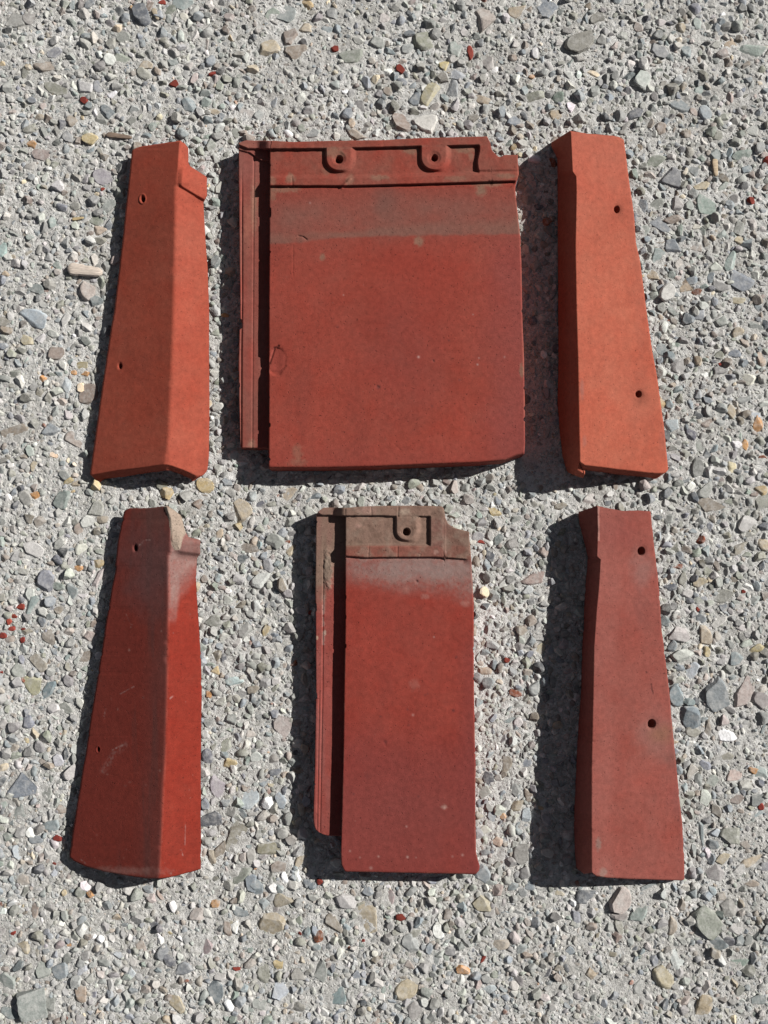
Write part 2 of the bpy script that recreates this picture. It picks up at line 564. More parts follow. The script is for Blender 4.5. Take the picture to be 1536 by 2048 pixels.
def paint_d(px, py, U, r):
    c = redden(px, py, (0.176, 0.0205, 0.0115), 5, 0.08)
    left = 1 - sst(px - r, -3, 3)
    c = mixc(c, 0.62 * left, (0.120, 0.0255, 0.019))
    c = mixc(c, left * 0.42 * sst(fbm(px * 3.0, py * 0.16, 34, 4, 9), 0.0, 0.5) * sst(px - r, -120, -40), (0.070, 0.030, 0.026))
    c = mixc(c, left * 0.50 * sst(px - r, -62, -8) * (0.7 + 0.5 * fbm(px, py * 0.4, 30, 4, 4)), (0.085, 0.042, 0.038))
    c = mixc(c, 0.65 * blob(px, py, 300, 1130, 50, 75, 0.8, 0.5), (0.10, 0.052, 0.05))
    c = mixc(c, 0.5 * blob(px, py, 312, 1030, 40, 28, 0.8, 0.5), (0.12, 0.06, 0.05))
    lim = pl(px, (330, 1242), (352, 1240), (362, 1190), (392, 1152), (402, 1150)) + 16 * fbm(px, py, 30, 5, 6) + 5 * fbm(px, py, 6, 3, 8)
    right = 1 - left
    haze = right * (1 - sst(py - lim, -52, 20))
    c = mixc(c, 0.88 * haze * np.clip(0.82 + 0.45 * fbm(px, py, 18, 5, 7) + 0.25 * fbm(px, py, 4.5, 2, 9), 0, 1), (0.225, 0.145, 0.128))
    c = mixc(c, 0.8 * right * blob(px, py, 378, 1100, 32, 16, 0.6), (0.13, 0.066, 0.058))
    c = mixc(c, np.where(MORT(px, py, U), 0.95, 0), (0.30, 0.235, 0.185))
    rub = (np.abs(px - r - pl(py, (1200, 2), (1750, 1))) < 2.2) * (fbm(px, py, 40, 3, 8) > -0.3)
    c = mixc(c, 0.38 * rub * np.clip(0.6 + fbm(px, py, 26, 3, 3), 0, 1), (0.27, 0.06, 0.042))
    for pts, w, k in (([(206, 1542), (228, 1508), (250, 1490)], 5.0, 0.35), ([(224, 1500), (246, 1490)], 1.2, 0.8), ([(240, 1388), (268, 1373)], 1.0, 0.6), ([(208, 1432), (212, 1418)], 1.2, 0.5),
                      ([(340, 1397), (346, 1392)], 1.3, 0.8), ([(371, 1648), (370, 1690)], 0.9, 0.5), ([(366, 1712), (362, 1700)], 1.2, 0.6), ([(262, 1255), (264, 1250)], 1.2, 0.6),
                      ([(252, 1228), (262, 1250)], 0.8, 0.35), ([(279, 1090), (287, 1082)], 1.6, 0.8), ([(292, 1080), (300, 1080)], 1.2, 0.7), ([(158, 1716), (170, 1726)], 1.2, 0.5)):
        c = mixc(c, 0.8 * k * np.exp(-(segdist(px, py, pts) / w) ** 2) * sst(vnoise(px / 3.5, py / 3.5, 5), 0.15, 0.75), (0.30, 0.20, 0.18))
    for k in range(26):
        sx, sy = 150 + 240 * _LAT[3, k, 7], 1120 + 630 * _LAT[3, k, 9]
        c = mixc(c, (0.12 + 0.4 * _LAT[3, k, 13] ** 2) * np.exp(-(np.hypot((px - sx) * (0.6 + _LAT[3, k, 15]), py - sy) / (0.7 + 1.8 * _LAT[3, k, 11])) ** 2), (0.30, 0.18, 0.15))
    c = mixc(c, 0.4 * blob(px, py, 250, 1742, 60, 7, 0.9, 0.7), (0.25, 0.14, 0.12))
    return c


stepD = lambda px, py, U: 4.5 * (1 - sst(py - pl(px, (338, 1105), (400, 1112)), -7.0, 2.5)) * sst(px - pl(py, (1010, 335), (1110, 342)), 2.0, 24.0)
extraD = lambda px, py, U: sst(mort(px, py), -1, 6) * (1.2 + 1.3 * fbm(px, py, 18, 4, 4))
rd = tile_root('gable_tile', 'dark weathered gable tile with lime mortar on its head, left of the narrow flat tile', 275, 1390)
rake_tile(
    rd,
    xl=lambda y: pl(y, (1016, 252), (1024, 247.5), (1027, 246.5), (1090, 235), (1146, 229), (1208, 218), (1271, 208), (1385, 190), (1497, 172.5), (1605, 155), (1672, 144), (1708, 139), (1722, 139)),
    xr=lambda y: pl(y, (1012, 335), (1037, 341), (1103, 341), (1112, 337), (1125, 336), (1208, 337), (1312, 334), (1396, 333), (1505, 330), (1609, 324.6), (1672, 322.5), (1757, 318)),
    xe=lambda y: pl(y, (1013, 346), (1020, 354), (1035, 364), (1060, 370), (1074, 377), (1079, 399), (1084, 401), (1108, 401), (1114, 396), (1119, 394), (1156, 392), (1229, 396.5), (1312, 401.7), (1380, 403.7), (1463, 402.7), (1588, 401.7), (1738, 401.7), (1745, 400)),
    yt=lambda u: pl(u, (0, 1021), (0.09, 1016), (0.5, 1016.5), (0.9, 1012.5), (1.0, 1012), (1.2, 1013), (1.6, 1018), (2, 1030)),
    yb=lambda u: pl(u, (0, 1714), (0.05, 1722), (0.18, 1733), (0.38, 1743), (0.62, 1751), (0.85, 1757), (1.0, 1757.5), (1.25, 1755), (1.5, 1750), (1.8, 1744), (2, 1738)),
    hl=lambda y: pl(y, (1012, 14), (1760, 10)), hr=lambda y: pl(y, (1012, 35), (1760, 42)), he=lambda y: pl(y, (1012, 19), (1074, 18), (1080, 11), (1760, 9)),
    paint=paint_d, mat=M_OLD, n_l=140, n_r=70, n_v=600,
    holes=[(270, 1096, 3.6, 5.8, 0.0, 0.0115), (196.5, 1499, 2.4, 3.8, 0.5, 0.0100)],
    step=stepD, extra=extraD, names={0: 'cover_wing', 1: 'side_wing'}, mats={0: M_OLD, 20: M_MORTAR}, seed=7, edge_wear=1.0,
    cats_extra={20: ('mortar_patch', MORT, 1)})


# --- lower right gable tile ------------------------------------------------------------------------
def paint_f(px, py, U, r):
    c = redden(px, py, (0.188, 0.048, 0.036), 9, 0.08)
    c = mixc(c, 0.40 * sst(fbm(px, py, 55, 4, 3), -0.05, 0.5), (0.208, 0.064, 0.050))
    c = mixc(c, 0.55 * (1 - sst(px - r, 26, 58)) * (0.6 + 0.6 * fbm(px, py, 60, 3, 5)), (0.238, 0.086, 0.070))
    c = mixc(c, 0.55 * blob(px, py, 1284, 1140, 20, 28, 0.9, 0.5), (0.19, 0.105, 0.092))
    c = mixc(c, 0.45 * blob(px, py, 1274, 1102, 10, 10, 0.9, 0.3), (0.13, 0.055, 0.045))
    c = mixc(c, 0.50 * blob(px, py, 1308, 1475, 34, 44, 0.9, 0.5), (0.185, 0.098, 0.082))
    c = mixc(c, 0.55 * blob(px, py, 1322, 1468, 18, 16, 0.9, 0.5), (0.16, 0.075, 0.042))
    c = mixc(c, 0.45 * blob(px, py, 1342, 1516, 12, 18, 0.9, 0.5), (0.13, 0.06, 0.05))
    c = mixc(c, 0.65 * blob(px, py, 1197, 1688, 5, 13, 0.5, 0.5), (0.18, 0.125, 0.105))
    c = mixc(c, 0.65 * blob(px, py, 1206, 1746, 8, 8, 0.5, 0.7), (0.23, 0.155, 0.13))
    c = mixc(c, 0.35 * blob(px, py, 1237, 1065, 34, 36, 0.9, 0.6), (0.17, 0.046, 0.040))
    c = mixc(c, 0.30 * blob(px, py, 1350, 1600, 14, 24, 0.7, 0.5), (0.17, 0.05, 0.045))
    c = mixc(c, 0.7 * (np.abs(px - r - 3) < 2.2) * (py < 1082), (0.34, 0.17, 0.14))
    crack = [(1292, 1344), (1298, 1352), (1302, 1364), (1303, 1378), (1306, 1388)]
    c = mixc(c, 0.70 * np.exp(-(segdist(px, py, crack) / 1.6) ** 2) * sst(fbm(px, py, 7, 3, 2), -0.3, 0.2), (0.06, 0.02, 0.018))
    return c


extraF = lambda px, py, U: -0.55 * sst(fbm(px, py, 7, 3, 2), -0.35, 0.1) * np.exp(-(segdist(px, py, [(1292, 1344), (1298, 1352), (1302, 1364), (1303, 1378), (1306, 1388)]) / 1.4) ** 2)
rf = tile_root('gable_tile', 'dull pinkish-red gable tile with two dark holes, right of the narrow flat tile', 1255, 1390)
rake_tile(
    rf,
    xl=lambda y: pl(y, (1022, 1157), (1045, 1158), (1116, 1176), (1120, 1175), (1205, 1168.5), (1307, 1164), (1387, 1161.6), (1448, 1157), (1562, 1151), (1653, 1148), (1700, 1149), (1735, 1152.5), (1748, 1158)),
    xr=lambda y: pl(y, (1011, 1193.5), (1068, 1194.7), (1113, 1193.4), (1119, 1201.5), (1171, 1198), (1228, 1192.4), (1296, 1187.8), (1387, 1186.7), (1539, 1183), (1699, 1183), (1744, 1183.5), (1752, 1187)),
    xe=lambda y: pl(y, (1022, 1300.6), (1045, 1303), (1102, 1309.7), (1173, 1317.7), (1262, 1323.4), (1330, 1332.5), (1387, 1339), (1437, 1343), (1498, 1349.6), (1585, 1357.6), (1642, 1364), (1710, 1368), (1758, 1369)),
    yt=lambda u: pl(u, (0, 1024), (1, 1011.4), (1.15, 1015), (1.48, 1021.6), (1.78, 1020.5), (2, 1022.8)),
    yb=lambda u: pl(u, (0, 1738), (0.4, 1748), (0.9, 1746), (1.0, 1746), (1.03, 1752.5), (1.15, 1756), (1.52, 1759), (1.97, 1761.5), (2, 1759)),
    hl=lambda y: pl(y, (1011, 4), (1760, 3)), hr=lambda y: pl(y, (1011, 35), (1760, 44)), he=lambda y: pl(y, (1011, 13), (1760, 11)),
    paint=paint_f, mat=M_OLD, n_l=44, n_r=145, n_v=600,
    holes=[(1283.5, 1102, 7.0, 8.2, 0.0, 0.0118), (1304.5, 1448, 7.6, 9.0, 0.0, 0.0118)],
    extra=extraF, names={0: 'side_wing', 1: 'cover_wing'}, seed=11, edge_wear=0.9, ksm=2.0, ref=('r', lambda y: pl(y, (1011, 1200), (1171, 1197.5), (1296, 1188.5), (1539, 1183.5), (1752, 1185))))


# ------------------------------------------------------------------ flat interlocking tiles
def panel_grid(xl, xr, yt, yb, n_u, n_v, wear, seed):
    u = np.linspace(0, 1, n_u + 1)
    v = np.linspace(0, 1, n_v + 1)
    U, Vv = np.meshgrid(u, v)
    xmid_l, xmid_r = xl(0.5), xr(0.5)
    PX = xl(Vv) + (xr(Vv) - xl(Vv)) * U
    for _ in range(2):
        PY = yt(PX) + (yb(PX) - yt(PX)) * Vv
        PX = xl(Vv, PY) + (xr(Vv, PY) - xl(Vv, PY)) * U
    chip = lambda o: 3.2 * sst(fbm(PY, 0 * PY + o, 16, 3, seed + 6), 0.34, 0.6)
    PX = PX + (chip(11) * (U < 0.5) - chip(77) * (U > 0.5)) * (2 * np.abs(U - 0.5)) ** 24
    PX = PX + wear * fbm(PY, U * 0, 40, 4, seed) * (2 * np.abs(U - 0.5)) ** 10
    PY = PY + wear * fbm(PX, Vv * 0 + 70, 40, 4, seed + 1) * (2 * np.abs(Vv - 0.5)) ** 12
    return PX, PY, U, Vv


def round_edges(H, ds, r):
    for d, rr in zip(ds, r):
        dd = np.clip(d * 0.6, 0, rr)
        H = H - (rr - np.sqrt(np.maximum(rr ** 2 - (rr - dd) ** 2, 0)))
    return H


def centers(A):
    return 0.25 * (A[:-1, :-1] + A[1:, :-1] + A[:-1, 1:] + A[1:, 1:])


# --- the wide tile ---------------------------------------------------------------------------
rb = tile_root('interlocking_tile', 'widest roof tile, flat dark red panel with two nail lugs at its head', 765, 610)
B_XL = lambda v, y=610.0: pl(y, (280, 540), (370, 539.5), (620, 538), (938, 537.5))
B_XR = lambda v, y=610.0: pl(y, (272, 1036), (318, 1036), (349, 1037.5), (372, 1031), (379, 1030.5), (475, 1041), (529, 1043), (637, 1045), (716, 1048), (792, 1049), (888, 1050.4), (906, 1049), (925, 1045))
B_YT = lambda x: pl(x, (538, 281), (587, 284), (643, 282), (708, 281), (780, 279.5), (847, 275.8), (974, 272.5), (980, 284), (984, 301), (996, 313), (1001, 314), (1008, 310), (1034, 309.5))
B_YB = lambda x: pl(x, (537, 936), (640, 936), (740, 934), (847, 929.5), (955, 925.5), (1008, 921), (1030, 913), (1050, 908))
PX, PY, U, V = panel_grid(B_XL, B_XR, B_YT, B_YB, 380, 500, 0.9, 2)
lipB = lambda x: pl(x, (538, 297.5), (643, 297), (760, 294.5), (847, 292), (955, 290), (985, 290))
ribB = lambda x: pl(x, (538, 371), (700, 371), (860, 367), (1027, 361.5))


def lug_d(px, py, cx, cy, top):
    return np.where(py < cy, np.abs(px - cx) + 0 * py, np.hypot(px - cx, py - cy))


LUG_B = [(677.0, 316.0), (867.0, 314.5)]
rec = sst(PY - lipB(PX), -1.0, 1.2) * (1 - sst(PY - (ribB(PX) - 17), -5, 3)) * (1 - sst(PX - (956 + 2 * np.sin(PY / 9)), -1.5, 2.0) * (1 - sst(PY, 338, 350)))
H = 33.4 - 4.4 * rec
H = H - 3.4 * sst(PY - ribB(PX), -0.8, 1.6) * (1 - sst(PX, 1024, 1034)) - 3.4 * sst(PY - ribB(PX), -6, 12) * sst(PX, 1024, 1034)
H -= 1.4 * np.exp(-((PY - ribB(PX) - 3.0) / 2.2) ** 2) * (1 - sst(PX, 1026, 1030))
for cx_, cy_ in LUG_B:
    d = lug_d(PX, PY, cx_, cy_, 290)
    ramp = 4.0 + 9.0 * sst(PX - cx_, -6, 22)
    H = np.maximum(H, 29.0 + 4.3 * (1 - sst(d, 23.5, 23.5 + ramp)) * (PY < 350))
    H -= 1.0 * (1 - sst(np.hypot(PX - cx_ - 1, PY - cy_ - 1), 9, 15))
H += 1.6 * np.exp(-(segdist(PX, PY, [(684, 375), (692, 366), (700, 358)]) / 2.8) ** 2) * sst(PY, 352, 360)
H += 0.55 * fbm(PX, PY, 190, 3, 3) + 0.16 * fbm(PX, PY, 30, 3, 6) + 0.35 * fbm(PX, PY, 16, 3, 8) * (PY < 372)
# spalled flake at the left arris, hairline marks, chipped lower right corner
fl = blob(PX, PY, 553, 722, 20, 27, 0.12, 0.15, 4)
H -= 1.6 * fl * sst(572 - PX, 0, 22) + 0.5 * fl
for pts, w, dp in (([(539, 727), (544, 712), (549, 696), (557, 692)], 1.8, 1.6), ([(542, 747), (556, 743), (571, 732)], 2.2, 0.7), ([(597, 472), (606, 473.5), (613.5, 479)], 1.3, 1.2),
                   ([(586, 490), (586, 552)], 1.3, 0.3), ([(577, 451), (590, 448)], 1.1, 0.4), ([(584, 353), (585, 371)], 1.3, 0.7), ([(754, 773), (757, 774)], 2.4, 0.7), ([(866, 721), (867, 723)], 1.6, 0.7), ([(788, 888), (800, 899)], 2.0, 0.25)):
    H -= dp * np.exp(-(segdist(PX, PY, pts) / w) ** 2)
H -= 2.6 * sst(PX + PY * 1.9 - 1.9 * 912, 1018, 1046) * sst(PY, 898, 915)
H = round_edges(H, [PX - B_XL(V, PY), B_XR(V, PY) - PX, PY - B_YT(PX), B_YB(PX) - PY], [1.1, 1.8, 1.2, 3.2])


def paint_b(px, py):
    c = redden(px, py, (0.224, 0.041, 0.027), 6, 0.10, 0.05, 0.05)
    c = mixc(c, 0.55 * sst(px + 30 * fbm(px, py, 80, 3, 4), 930, 1040) * sst(py, 380, 520), (0.20, 0.053, 0.048))
    c = mixc(c, 0.45 * blob(px, py, 845, 560, 90, 120, 0.9, 0.4), (0.235, 0.034, 0.023))
    c = mixc(c, 0.55 * (1 - sst(py + 14 * fbm(px, py, 50, 3, 8), 440, 520)) * sst(py, 372, 380), (0.20, 0.054, 0.040))
    c = mixc(c, 0.25 * blob(px, py, 800, 720, 70, 90, 0.9, 0.6), (0.185, 0.048, 0.043))
    c = mixc(c, 0.35 * sst(py, 860, 930), (0.20, 0.042, 0.033))
    line = pl(px, (538, 487), (600, 486), (640, 478), (740, 473), (830, 471), (1040, 468)) + 3 * fbm(px, py, 16, 3, 4)
    wid = pl(px, (538, 27), (620, 24), (700, 15), (800, 30), (900, 36), (1040, 44))
    band = sst(py - line, -wid, -wid * 0.35) * (1 - sst(py - line, -3, 2.5)) * np.clip(0.75 + 0.7 * fbm(px, py, 38, 4, 9), 0.15, 1)
    c = mixc(c, 0.62 * band, (0.168, 0.092, 0.069))
    wide = sst(py - line, -105, -45) * (1 - sst(py - line, -6, 4)) * np.clip(0.72 + 0.7 * fbm(px, py, 55, 5, 12), 0, 1)
    c = mixc(c, 0.70 * wide, (0.172, 0.082, 0.064))
    head = 1 - sst(py - ribB(px), 0, 2)
    c = mixc(c, head * 0.50 * np.clip(0.5 + 0.9 * fbm(px, py, 34, 5, 10), 0, 1), (0.185, 0.088, 0.064))
    c = mixc(c, 0.5 * (1 - sst(np.abs(py - lipB(px)), 0, 4)) * np.clip(fbm(px, py, 22, 4, 7) + 0.35, 0, 1), (0.235, 0.135, 0.10))
    c = mixc(c, 0.6 * blob(px, py, 772, 405, 22, 24, 0.9, 0.5), (0.13, 0.062, 0.05))
    c = mixc(c, 0.30 * blob(px, py, 775, 440, 30, 34, 0.9, 0.5), (0.16, 0.08, 0.062))
    c = mixc(c, 0.45 * arris(px, py, np.minimum(np.minimum(px - B_XL(0, py), B_XR(0, py) - px), B_YB(px) - py), 3), (0.25, 0.085, 0.06))
    for cx, cy, rx, ry, k in ((668, 306, 22, 10, 0.5), (580, 357, 9, 9, 0.6), (572, 379, 26, 6, 0.5), (838, 482, 9, 9, 0.65), (962, 382, 11, 9, 0.7), (975, 369, 30, 5, 0.55), (645, 514, 5, 6, 0.6), (822, 302, 14, 6, 0.55),
                              (928, 299, 22, 7, 0.6), (942, 313, 5, 8, 0.5), (758, 355, 18, 5, 0.5), (910, 357, 20, 5, 0.4), (1012, 352, 18, 5, 0.5), (545, 362, 8, 9, 0.45), (595, 905, 9, 16, 0.35), (596, 925, 18, 7, 0.3), (1043, 742, 4, 14, 0.6),
                              (700, 360, 9, 10, 0.4), (652, 342, 10, 8, 0.3), (545, 388, 7, 14, 0.4)):
        c = mixc(c, k * blob(px, py, cx, cy, rx, ry, 0.5, 0.55), (0.205, 0.135, 0.092))
    for sx, sy, r, k in ((837, 714, 2.4, 0.75), (955, 729, 1.8, 0.75), (958, 716, 1.6, 0.5), (620, 406, 2.0, 0.4), (687, 590, 1.4, 0.5), (946, 629, 1.4, 0.5), (1009, 714, 2, 0.35)):
        c = mixc(c, k * np.exp(-(np.hypot(px - sx, py - sy) / r) ** 2), (0.42, 0.27, 0.24))
    for sx, sy, r, k in ((757, 774, 4, 0.7), (898, 681, 2, 0.6), (867, 721, 2.2, 0.6), (919, 760, 2.2, 0.6), (675, 653, 3, 0.35), (787, 718, 2, 0.4), (864, 812, 2.0, 0.5)):
        c = mixc(c, k * np.exp(-(np.hypot(px - sx, py - sy) / r) ** 2), (0.09, 0.035, 0.035))
    c = mixc(c, 0.6 * np.exp(-(segdist(px, py, [(539, 727), (548, 697), (557, 692)]) / 2.0) ** 2), (0.10, 0.03, 0.025))
    c = mixc(c, 0.3 * blob(px, py, 553, 722, 18, 25, 0.2, 0.2), (0.32, 0.072, 0.055))
    return c


cx, cy = centers(PX), centers(PY)
cats = np.zeros(cx.shape, int)
cats[cy < ribB(cx) + 1.0] = 1
cats[cy < lipB(cx) + 0.5] = 2
push = np.zeros_like(PX)
HOLE_B = [(677.8, 318.6, 7.6), (868.6, 315.6, 6.6)]
for i, ((lx, ly), (hx, hy, hr_)) in enumerate(zip(LUG_B, HOLE_B)):
    cats[(lug_d(cx, cy, lx, ly, 290) < 27.5) & (cy > lipB(cx) + 0.5)] = 3 + i
    q = np.hypot(PX - hx, PY - hy) / hr_
    push += 0.012 * (1 - sst(q, 0.7, 1.12))
    cats[np.hypot(cx - hx, cy - hy) < 1.3 * hr_] = 10 + i
solid = build_solid(PX, PY, H, paint_b(PX, PY), cats, ('ground', 0.002), push)
add_parts(rb, solid, {0: 'flat_panel', 1: 'cross_rib', 2: 'head_lip', 3: 'nail_lug', 4: 'nail_lug', 10: 'nail_hole', 11: 'nail_hole'}, {0: M_OLD}, {10: 3, 11: 4})

# side lock of the wide tile: the lower ledge the next tile hooks over
L_XL = lambda v, y=610.0: pl(y, (280, 479), (286, 477), (310, 477), (422, 478), (600, 480), (637, 480.5), (641, 484.5), (655, 484.5), (660, 478.5), (727, 477), (800, 478), (893, 481), (897, 483))
L_XR = lambda v, y=610.0: 546.0 + 0 * np.asarray(y, float)
PX, PY, U, V = panel_grid(L_XL, L_XR, lambda x: pl(x, (477, 286), (493, 280.5), (546, 281.5)), lambda x: 895.5 + 0 * x, 70, 480, 0.8, 5)
H = 19.0 + 0 * PX
H -= 1.3 * np.exp(-((PX - pl(PY, (300, 484), (600, 484.3), (700, 483.2), (895, 482.8))) / 1.5) ** 2) * sst(PY, 320, 420)
H -= 0.7 * np.exp(-((PX - pl(PY, (300, 508), (895, 504.5))) / 1.4) ** 2)
H -= 0.8 * sst(484 - PX, 0, 2) * sst(PY, 650, 662) + 0.9 * sst(PX, 506, 509) * sst(PY, 400, 300)
H = np.maximum(H, (23.5 + 9.5 * sst(PX, 512, 540)) * (1 - sst(PY - pl(PX, (477, 290), (495, 297), (546, 298)), -1.0, 2.5)))
H = np.maximum(H, (20.6 + 0 * H) * (1 - sst(PY - pl(PX, (477, 300), (500, 306), (523, 322)), -1, 3)))
H += 0.3 * fbm(PX, PY, 120, 3, 3) + 0.12 * fbm(PX, PY, 20, 3, 6)
H = round_edges(H, [PX - L_XL(V, PY), PY - 281, 896 - PY], [0.9, 0.8, 0.8])


def paint_lock_b(px, py):
    c = redden(px, py, (0.225, 0.054, 0.040), 8, 0.10, 0.06, 0.12)
    c = mixc(c, 0.45 * np.clip(0.5 + 0.9 * fbm(px * 2.2, py * 0.5, 44, 5, 10), 0, 1), (0.175, 0.085, 0.066))
    c = mixc(c, 0.6 * blob(px, py, 508, 410, 6, 46, 0.8, 0.6), (0.27, 0.16, 0.11))
    c = mixc(c, 0.5 * arris(px, py, px - L_XL(0, py), 3), (0.28, 0.12, 0.09))
    c = mixc(c, 0.45 * blob(px, py, 495, 450, 7, 40, 0.9, 0.6), (0.32, 0.13, 0.09))
    c = mixc(c, 0.45 * (1 - sst(py, 330, 420)), (0.22, 0.09, 0.075))
    c = mixc(c, 0.5 * blob(px, py, 490, 291, 16, 8, 0.9, 0.6), (0.30, 0.12, 0.085))
    c = mixc(c, 0.5 * blob(px, py, 503, 888, 7, 8, 0.8, 0.5), (0.26, 0.17, 0.12))
    c = mixc(c, 0.35 * sst(fbm(px * 2.5, py * 0.4, 60, 4, 6), 0.1, 0.6), (0.24, 0.10, 0.085))
    return c


solid = build_solid(PX, PY, H, paint_lock_b(PX, PY), np.zeros((PX.shape[0] - 1, PX.shape[1] - 1), int), ('ground', 0.002))
add_parts(rb, solid, {0: 'side_lock'}, {0: M_OLD})

# --- the narrow tile ---------------------------------------------------------------------------
re_ = tile_root('interlocking_tile', 'narrow flat roof tile with one nail lug and grey lime haze at its head', 815, 1385)
E_XL = lambda v, y=1380.0: pl(y, (1010, 691), (1254, 690.5), (1394, 688), (1484, 687), (1614, 684), (1705, 681.6), (1729, 683), (1738, 687), (1745, 692))
E_XR = lambda v, y=1380.0: pl(y, (1011, 938.5), (1066, 938.5), (1080, 939), (1122, 943), (1203, 947), (1381, 948), (1536, 951), (1666, 951), (1705, 952.4), (1732, 959.5), (1741, 958), (1749, 951))
E_YT = lambda x: pl(x, (686, 1016.5), (722, 1012.7), (796, 1011.4), (859, 1011.4), (884, 1013), (888, 1018), (891, 1036), (896, 1048), (910, 1056.5), (938, 1063.5), (960, 1066))
E_YB = lambda x: pl(x, (682, 1741), (692, 1743.5), (814, 1746), (945, 1748.5), (960, 1747))
PX, PY, U, V = panel_grid(E_XL, E_XR, E_YT, E_YB, 220, 560, 0.9, 8)
lipE = lambda x: pl(x, (686, 1031.5), (760, 1031), (800, 1033), (865, 1032.5), (890, 1034))
ribE = lambda x: pl(x, (688, 1111.5), (730, 1115), (800, 1114), (870, 1114), (945, 1119))
LUG_E = (812.5, 1060.5)
rec = sst(PY - lipE(PX), -1.0, 1.2) * (1 - sst(PY - 1091, -4, 3)) * (1 - sst(PX, 858.5, 862.0))
H = 34.2 - 3.8 * rec - 1.0 * sst(PX, 884, 892) * (1 - sst(PY, 1112, 1130))
H = H - 3.2 * sst(PY - ribE(PX), -0.8, 1.6) * (1 - sst(PX, 926, 936)) - 3.2 * sst(PY - ribE(PX), -6, 12) * sst(PX, 926, 936)
H -= 1.3 * np.exp(-((PY - ribE(PX) - 2.6 - 1.5 * fbm(PX, PX * 0, 18, 3, 2)) / 2.0) ** 2) * (1 - sst(PX, 924, 930))
d = lug_d(PX, PY, *LUG_E, 1030)
H = np.maximum(H, 30.4 + 3.4 * (1 - sst(d, 18.5, 22.5 + 9.0 * sst(PX - 812, -4, 20))) * (PY < 1092))
H -= 0.8 * (1 - sst(np.hypot(PX - 814, PY - 1063), 9, 15))
H += 0.5 * fbm(PX, PY, 170, 3, 4) + 0.15 * fbm(PX, PY, 30, 3, 7) + 0.45 * fbm(PX, PY, 13, 3, 9) * (PY < 1116)
for pts, w, dp in (([(738, 1092), (737, 1113)], 1.2, 0.6), ([(795.5, 1093), (795, 1114)], 1.2, 0.6), ([(797, 1012), (796, 1033)], 1.3, 0.8), ([(742, 1013), (743, 1030)], 1.1, 0.5), ([(833, 1162), (834, 1163)], 2.2, 1.0),
                   ([(832, 1110), (836, 1107), (842, 1109), (840, 1112)], 1.0, 0.5), ([(768, 1483), (772, 1492)], 3.0, 0.35), ([(636, 1640), (637, 1638)], 1.2, 0.6)):
    H -= dp * np.exp(-(segdist(PX, PY, pts) / w) ** 2)
H += 0.5 * np.exp(-((PX - 890) / 1.6) ** 2) * (PY > 1040) * (PY < 1112)
H = round_edges(H, [PX - E_XL(V, PY), E_XR(V, PY) - PX, PY - E_YT(PX), E_YB(PX) - PY], [1.1, 1.2, 1.2, 2.2])


